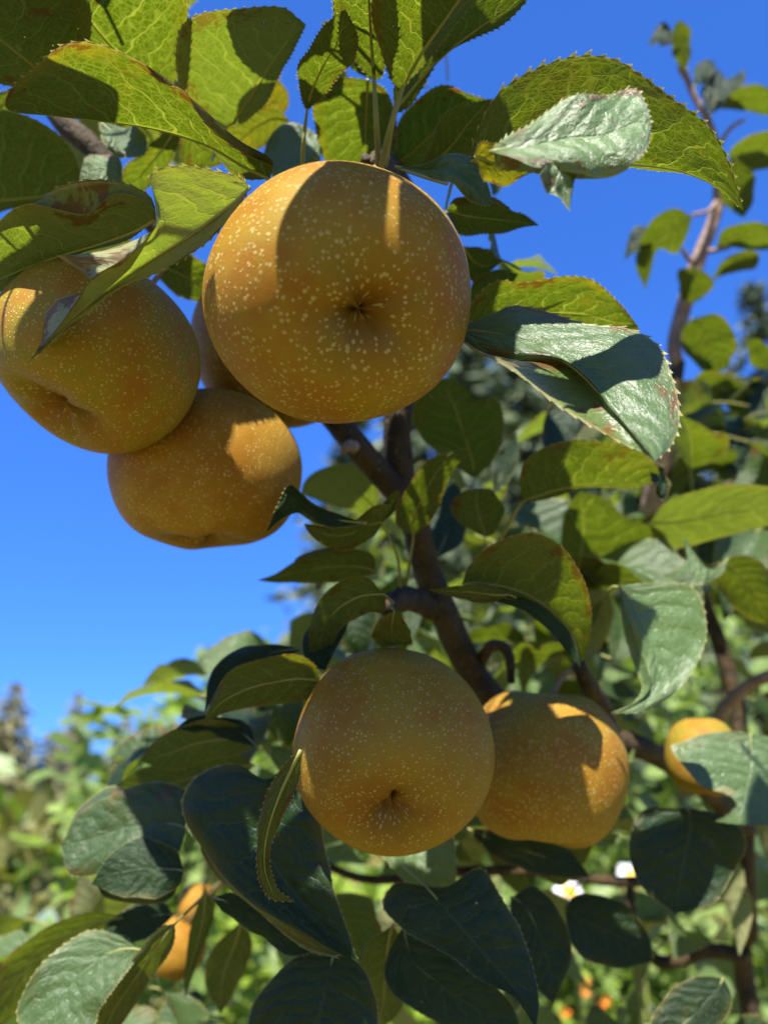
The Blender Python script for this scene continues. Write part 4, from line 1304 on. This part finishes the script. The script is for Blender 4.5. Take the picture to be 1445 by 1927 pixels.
# ------------------------------------------------------------------ garden bushes
def bush(label, px, dist, top_py, rx, ry, mat, n, size, seed, name="garden_bush", cat="bush", low=0.0, group="bushes in the garden behind"):
    x, y, z = ground_xy(px, dist, top_py)
    rg = np.random.default_rng(seed)
    t = thing(name, label, cat, (x, y, 0), group)
    for i in range(5):
        a = rg.random() * 6.28
        tube("stem", [(x + .03 * math.cos(a), y + .03 * math.sin(a), 0), (x + rx * .3 * math.cos(a), y + ry * .3 * math.sin(a), z * .5), (x + rx * .55 * math.cos(a), y + ry * .55 * math.sin(a), z * .85)],
             [.012, .008, .003], M['bark'], t, 6, 8, .1, seed + i)
    hz = (z - low) / 2
    V, F = [], []
    nclump = max(8, n // 26)
    cl = rg.normal(size=(nclump, 3))
    cl /= np.linalg.norm(cl, axis=1)[:, None]
    cl *= (rg.random(nclump) ** .45)[:, None]
    for i in range(n):
        c = cl[rg.integers(nclump)]
        d = c + rg.normal(size=3) * .15
        d = d / max(1.0, np.linalg.norm(d) / 1.03)
        p = np.array([x + d[0] * rx, y + d[1] * ry, max(.02, low + hz + d[2] * hz * .92)])
        out = np.array([d[0], d[1], .3 + .3 * d[2]]) + rg.normal(size=3) * .5
        out /= np.linalg.norm(out)
        up = np.array([0, -.15, 1.0]) + rg.normal(size=3) * .5
        sx = np.cross(out, up)
        sx /= np.linalg.norm(sx) + 1e-9
        nn = np.cross(sx, out)
        s = size * (.6 + .7 * rg.random())
        k = len(V)
        V += [p, p + out * s * .35 + sx * s * .30 + nn * s * .08, p + out * s * .75 + sx * s * .22 + nn * s * .05, p + out * s, p + out * s * .75 - sx * s * .22 + nn * s * .05, p + out * s * .35 - sx * s * .30 + nn * s * .08,
              p + out * s * .5]
        F += [(k, k + 1, k + 6), (k + 1, k + 2, k + 6), (k + 2, k + 3, k + 6), (k + 3, k + 4, k + 6), (k + 4, k + 5, k + 6), (k + 5, k, k + 6)]
    o = mesh_obj("foliage", V, F, M[mat], t, loc=(x, y, 0))
    return t, (x, y, z)


bush("bright green bush between the orange pear and the lower fruit, leafy top", 560, 3.2, 1125, .55, .5, 'bush', 1500, .095, 501)
bush("leafy bush whose top shows just left of the olive leaf beside the lower pear", 420, 3.8, 1215, .55, .5, 'bush', 1200, .10, 502)
bush("bright bush low at the left edge under the far conifers", 60, 3.4, 1418, .60, .5, 'bush', 1000, .14, 503)
bush("bush at left, right of the low bright one, below the skyline", 210, 4.2, 1402, .60, .5, 'bush', 1000, .15, 504)
bush("olive feathery bush at the photo's left, in front of the bright bush", 110, 2.5, 1490, .34, .3, 'bush_olive', 1000, .10, 505)
bush("pale bush with drooping leaves at the bottom left edge", -10, 2.0, 1560, .35, .3, 'bush_blue', 600, .11, 506)
bush("low bright bush under the leaf with a sunny band", 150, 1.8, 1660, .32, .25, 'bush', 500, .10, 507)
bush("bright bush seen through gaps under the round yellow brown pear", 640, 2.6, 1560, .5, .4, 'bush_lime', 1300, .085, 508)
bush("bush seen between the dark bottom leaves", 800, 3.0, 1600, .5, .4, 'bush', 1200, .09, 509)
bush("bush filling the gap right of the half sunlit pear", 960, 3.6, 1480, .6, .5, 'bush', 1300, .10, 510)
bush("tall bush behind the right hand trunk and shoots", 1400, 3.0, 1060, .55, .5, 'bush', 1500, .10, 511)
bush("bush behind the limb at right of the middle leaves", 1120, 3.6, 1130, .6, .5, 'bush', 1500, .10, 512)
bush("blue green leafy clump right of the orange flowers", 1290, 3.4, 1800, .35, .3, 'bush_blue', 500, .12, 513)
bush("lime green bush above the orange flowers", 1240, 4.4, 1700, .5, .4, 'bush_lime', 900, .08, 514)

# bush with big lobed leaves, each leaf a part of its own
bx, by, bz = ground_xy(330, 2.0, 1300)
fig = thing("lobed_leaf_bush", "bush with big lobed leaves standing up against the sky at left", "bush", (bx, by, 0), "bushes in the garden behind")
for i in range(4):
    a = i * 1.7 + .4
    tube("stem", [(bx, by, 0), (bx + .08 * math.cos(a), by + .08 * math.sin(a), bz * .55), (bx + .14 * math.cos(a), by + .12 * math.sin(a), bz * .93)], [.012, .009, .004], M['bark'], fig, 6, 10, .1, i)


def lobed_mesh(seed):
    rg = np.random.default_rng(seed)
    V, F = [(0, 0, 0), (0, .05, .004)], []
    lob = [(-2.2, .040), (-1.75, .026), (-1.3, .062), (-.95, .034), (-.5, .078), (-.26, .042), (0, .098), (.26, .042), (.5, .078), (.95, .034), (1.3, .062), (1.75, .026), (2.2, .040)]
    pts = []
    for (a, r) in lob:
        for da, k in ((-.12, .93), (0, 1.0), (.12, .93)):
            pts.append((a + da * (1 if r > .036 else .5), r * k))
    for (a, r) in pts:
        r *= 1 + .06 * rg.normal()
        V.append((math.sin(a) * r, .035 + math.cos(a) * r, .012 * math.sin(3 * a) - r * r * 2.0))
    m = len(pts)
    for i in range(m - 1):
        F.append((1, 2 + i + 1, 2 + i))
    F.append((1, 2, 0))
    F.append((1, 0, 2 + m - 1))
    return mesh_obj("lobed_leaf", V, F, M['bush_lime'] if seed % 2 else M['bush'], link=False)


lp = [lobed_mesh(s) for s in range(3)]
rb = random.Random(5)
for i in range(110):
    a = rb.uniform(0, 6.28)
    r = math.sqrt(rb.random())
    hh = rb.random() ** .6
    pos = Vector((bx + .26 * r * math.cos(a) * (1.25 - .5 * hh), by + .2 * r * math.sin(a), bz * (.35 + .65 * hh) - .05))
    y = Vector((math.cos(a), math.sin(a) - .3, rb.uniform(-.2, .9))).normalized()
    z = Vector((rb.gauss(0, .5), rb.gauss(-.5, .4), 1))
    z = (z - z.dot(y) * y).normalized()
    R = Matrix((y.cross(z), y, z)).transposed().to_4x4()
    o = lp[rb.randrange(3)].copy()
    COL.objects.link(o)
    o.parent = fig
    o.matrix_local = Matrix.Translation(pos - Vector((bx, by, 0))) @ R @ Matrix.Scale(rb.uniform(.7, 1.1), 4)

# flowers
nas, _ = bush("low plant with round orange flowers on sunny grass at bottom right", 1110, 2.1, 1822, .20, .16, 'bush_lime', 700, .045, 520, "flowering_plant", "plant", group="flowering plants")
rb = random.Random(9)
for i, (fx, fy) in enumerate(((1098, 1843), (1100, 1862), (1136, 1880), (1122, 1897), (1062, 1902))):
    fxw, fyw, fzw = ground_xy(fx, 1.93 + rb.uniform(-.03, .03), fy)
    V, F = [], []
    for p in range(6):
        a = p * 1.047 + rb.random() * .3
        w = .42
        k = len(V)
        r = .0105 * rb.uniform(.85, 1.15)
        for (aa, rr, zz) in ((a, .003, 0), (a - w, r * .75, .005), (a - w * .6, r, .008), (a, r * 1.06, .006), (a + w * .6, r, .008), (a + w, r * .75, .005)):
            V.append((fxw + math.cos(aa) * rr, fyw - zz - .005, fzw + math.sin(aa) * rr))
        F.append((k, k + 1, k + 2, k + 3, k + 4, k + 5))
    mesh_obj("flower", V, F, M['orange'], nas, loc=(fxw, fyw, fzw), smooth=False)

# white daisy-like flowers seen low between the leaves
for i, (lab, fx, fy, r) in enumerate((
    ("blurred white flower half behind the very dark leaf under the small yellow pear", 1185, 1645, .028),
    ("blurred white flower just above the dark leaf below the half sunlit pear", 1070, 1680, .024),
)):
    c = np.array(ground_xy(fx, (1.9, 1.25)[i], fy))
    t = thing("white_flower", lab, "flower", (c[0], c[1], 0), "white flowers behind the tree")
    tube("flower_stem", [(c[0], c[1], 0), (c[0] + .02, c[1] + .01, c[2] * .6), c + np.array([0, .01, 0])], [.003, .003, .0025], M['stalk'], t, 6, 12, 0, 1)
    nrm = np.array([.1, -.75, .65])
    nrm /= np.linalg.norm(nrm)
    e1 = np.cross(nrm, [0, 0, 1.0]); e1 /= np.linalg.norm(e1)
    e2 = np.cross(nrm, e1)
    for p in range(14):
        a = 6.283 * p / 14 + rb.uniform(-.1, .1)
        d = math.cos(a) * e1 + math.sin(a) * e2
        s = np.cross(nrm, d)
        rr = r * rb.uniform(.85, 1.1)
        V = [c + d * .010 - s * .003, c + d * .010 + s * .003, c + d * rr * .55 + s * .0065 + nrm * .006, c + d * rr * .55 - s * .0065 + nrm * .006, c + d * rr + s * .004 - nrm * .002, c + d * rr - s * .004 - nrm * .002, c + d * rr * .55 + nrm * .003]
        F = [(0, 1, 2, 6), (0, 6, 3), (6, 2, 4), (6, 4, 5), (3, 6, 5)]
        mesh_obj("petal", V, F, M['white'], t, loc=c)
    V, F = [c + nrm * .009], []
    for ring, (rr, hh) in enumerate(((.006, .008), (.011, .004), (.012, -.002))):
        for p in range(12):
            a = 6.283 * p / 12
            V.append(c + (math.cos(a) * e1 + math.sin(a) * e2) * rr + nrm * hh)
    for p in range(12):
        q = (p + 1) % 12
        F += [(0, 1 + p, 1 + q), (1 + p, 13 + p, 13 + q, 1 + q), (13 + p, 25 + p, 25 + q, 13 + q)]
    mesh_obj("flower_centre", V, F, M['yellow'], t, loc=c)

for o in SC.objects:
    if "at" in o.keys():
        del o["at"]
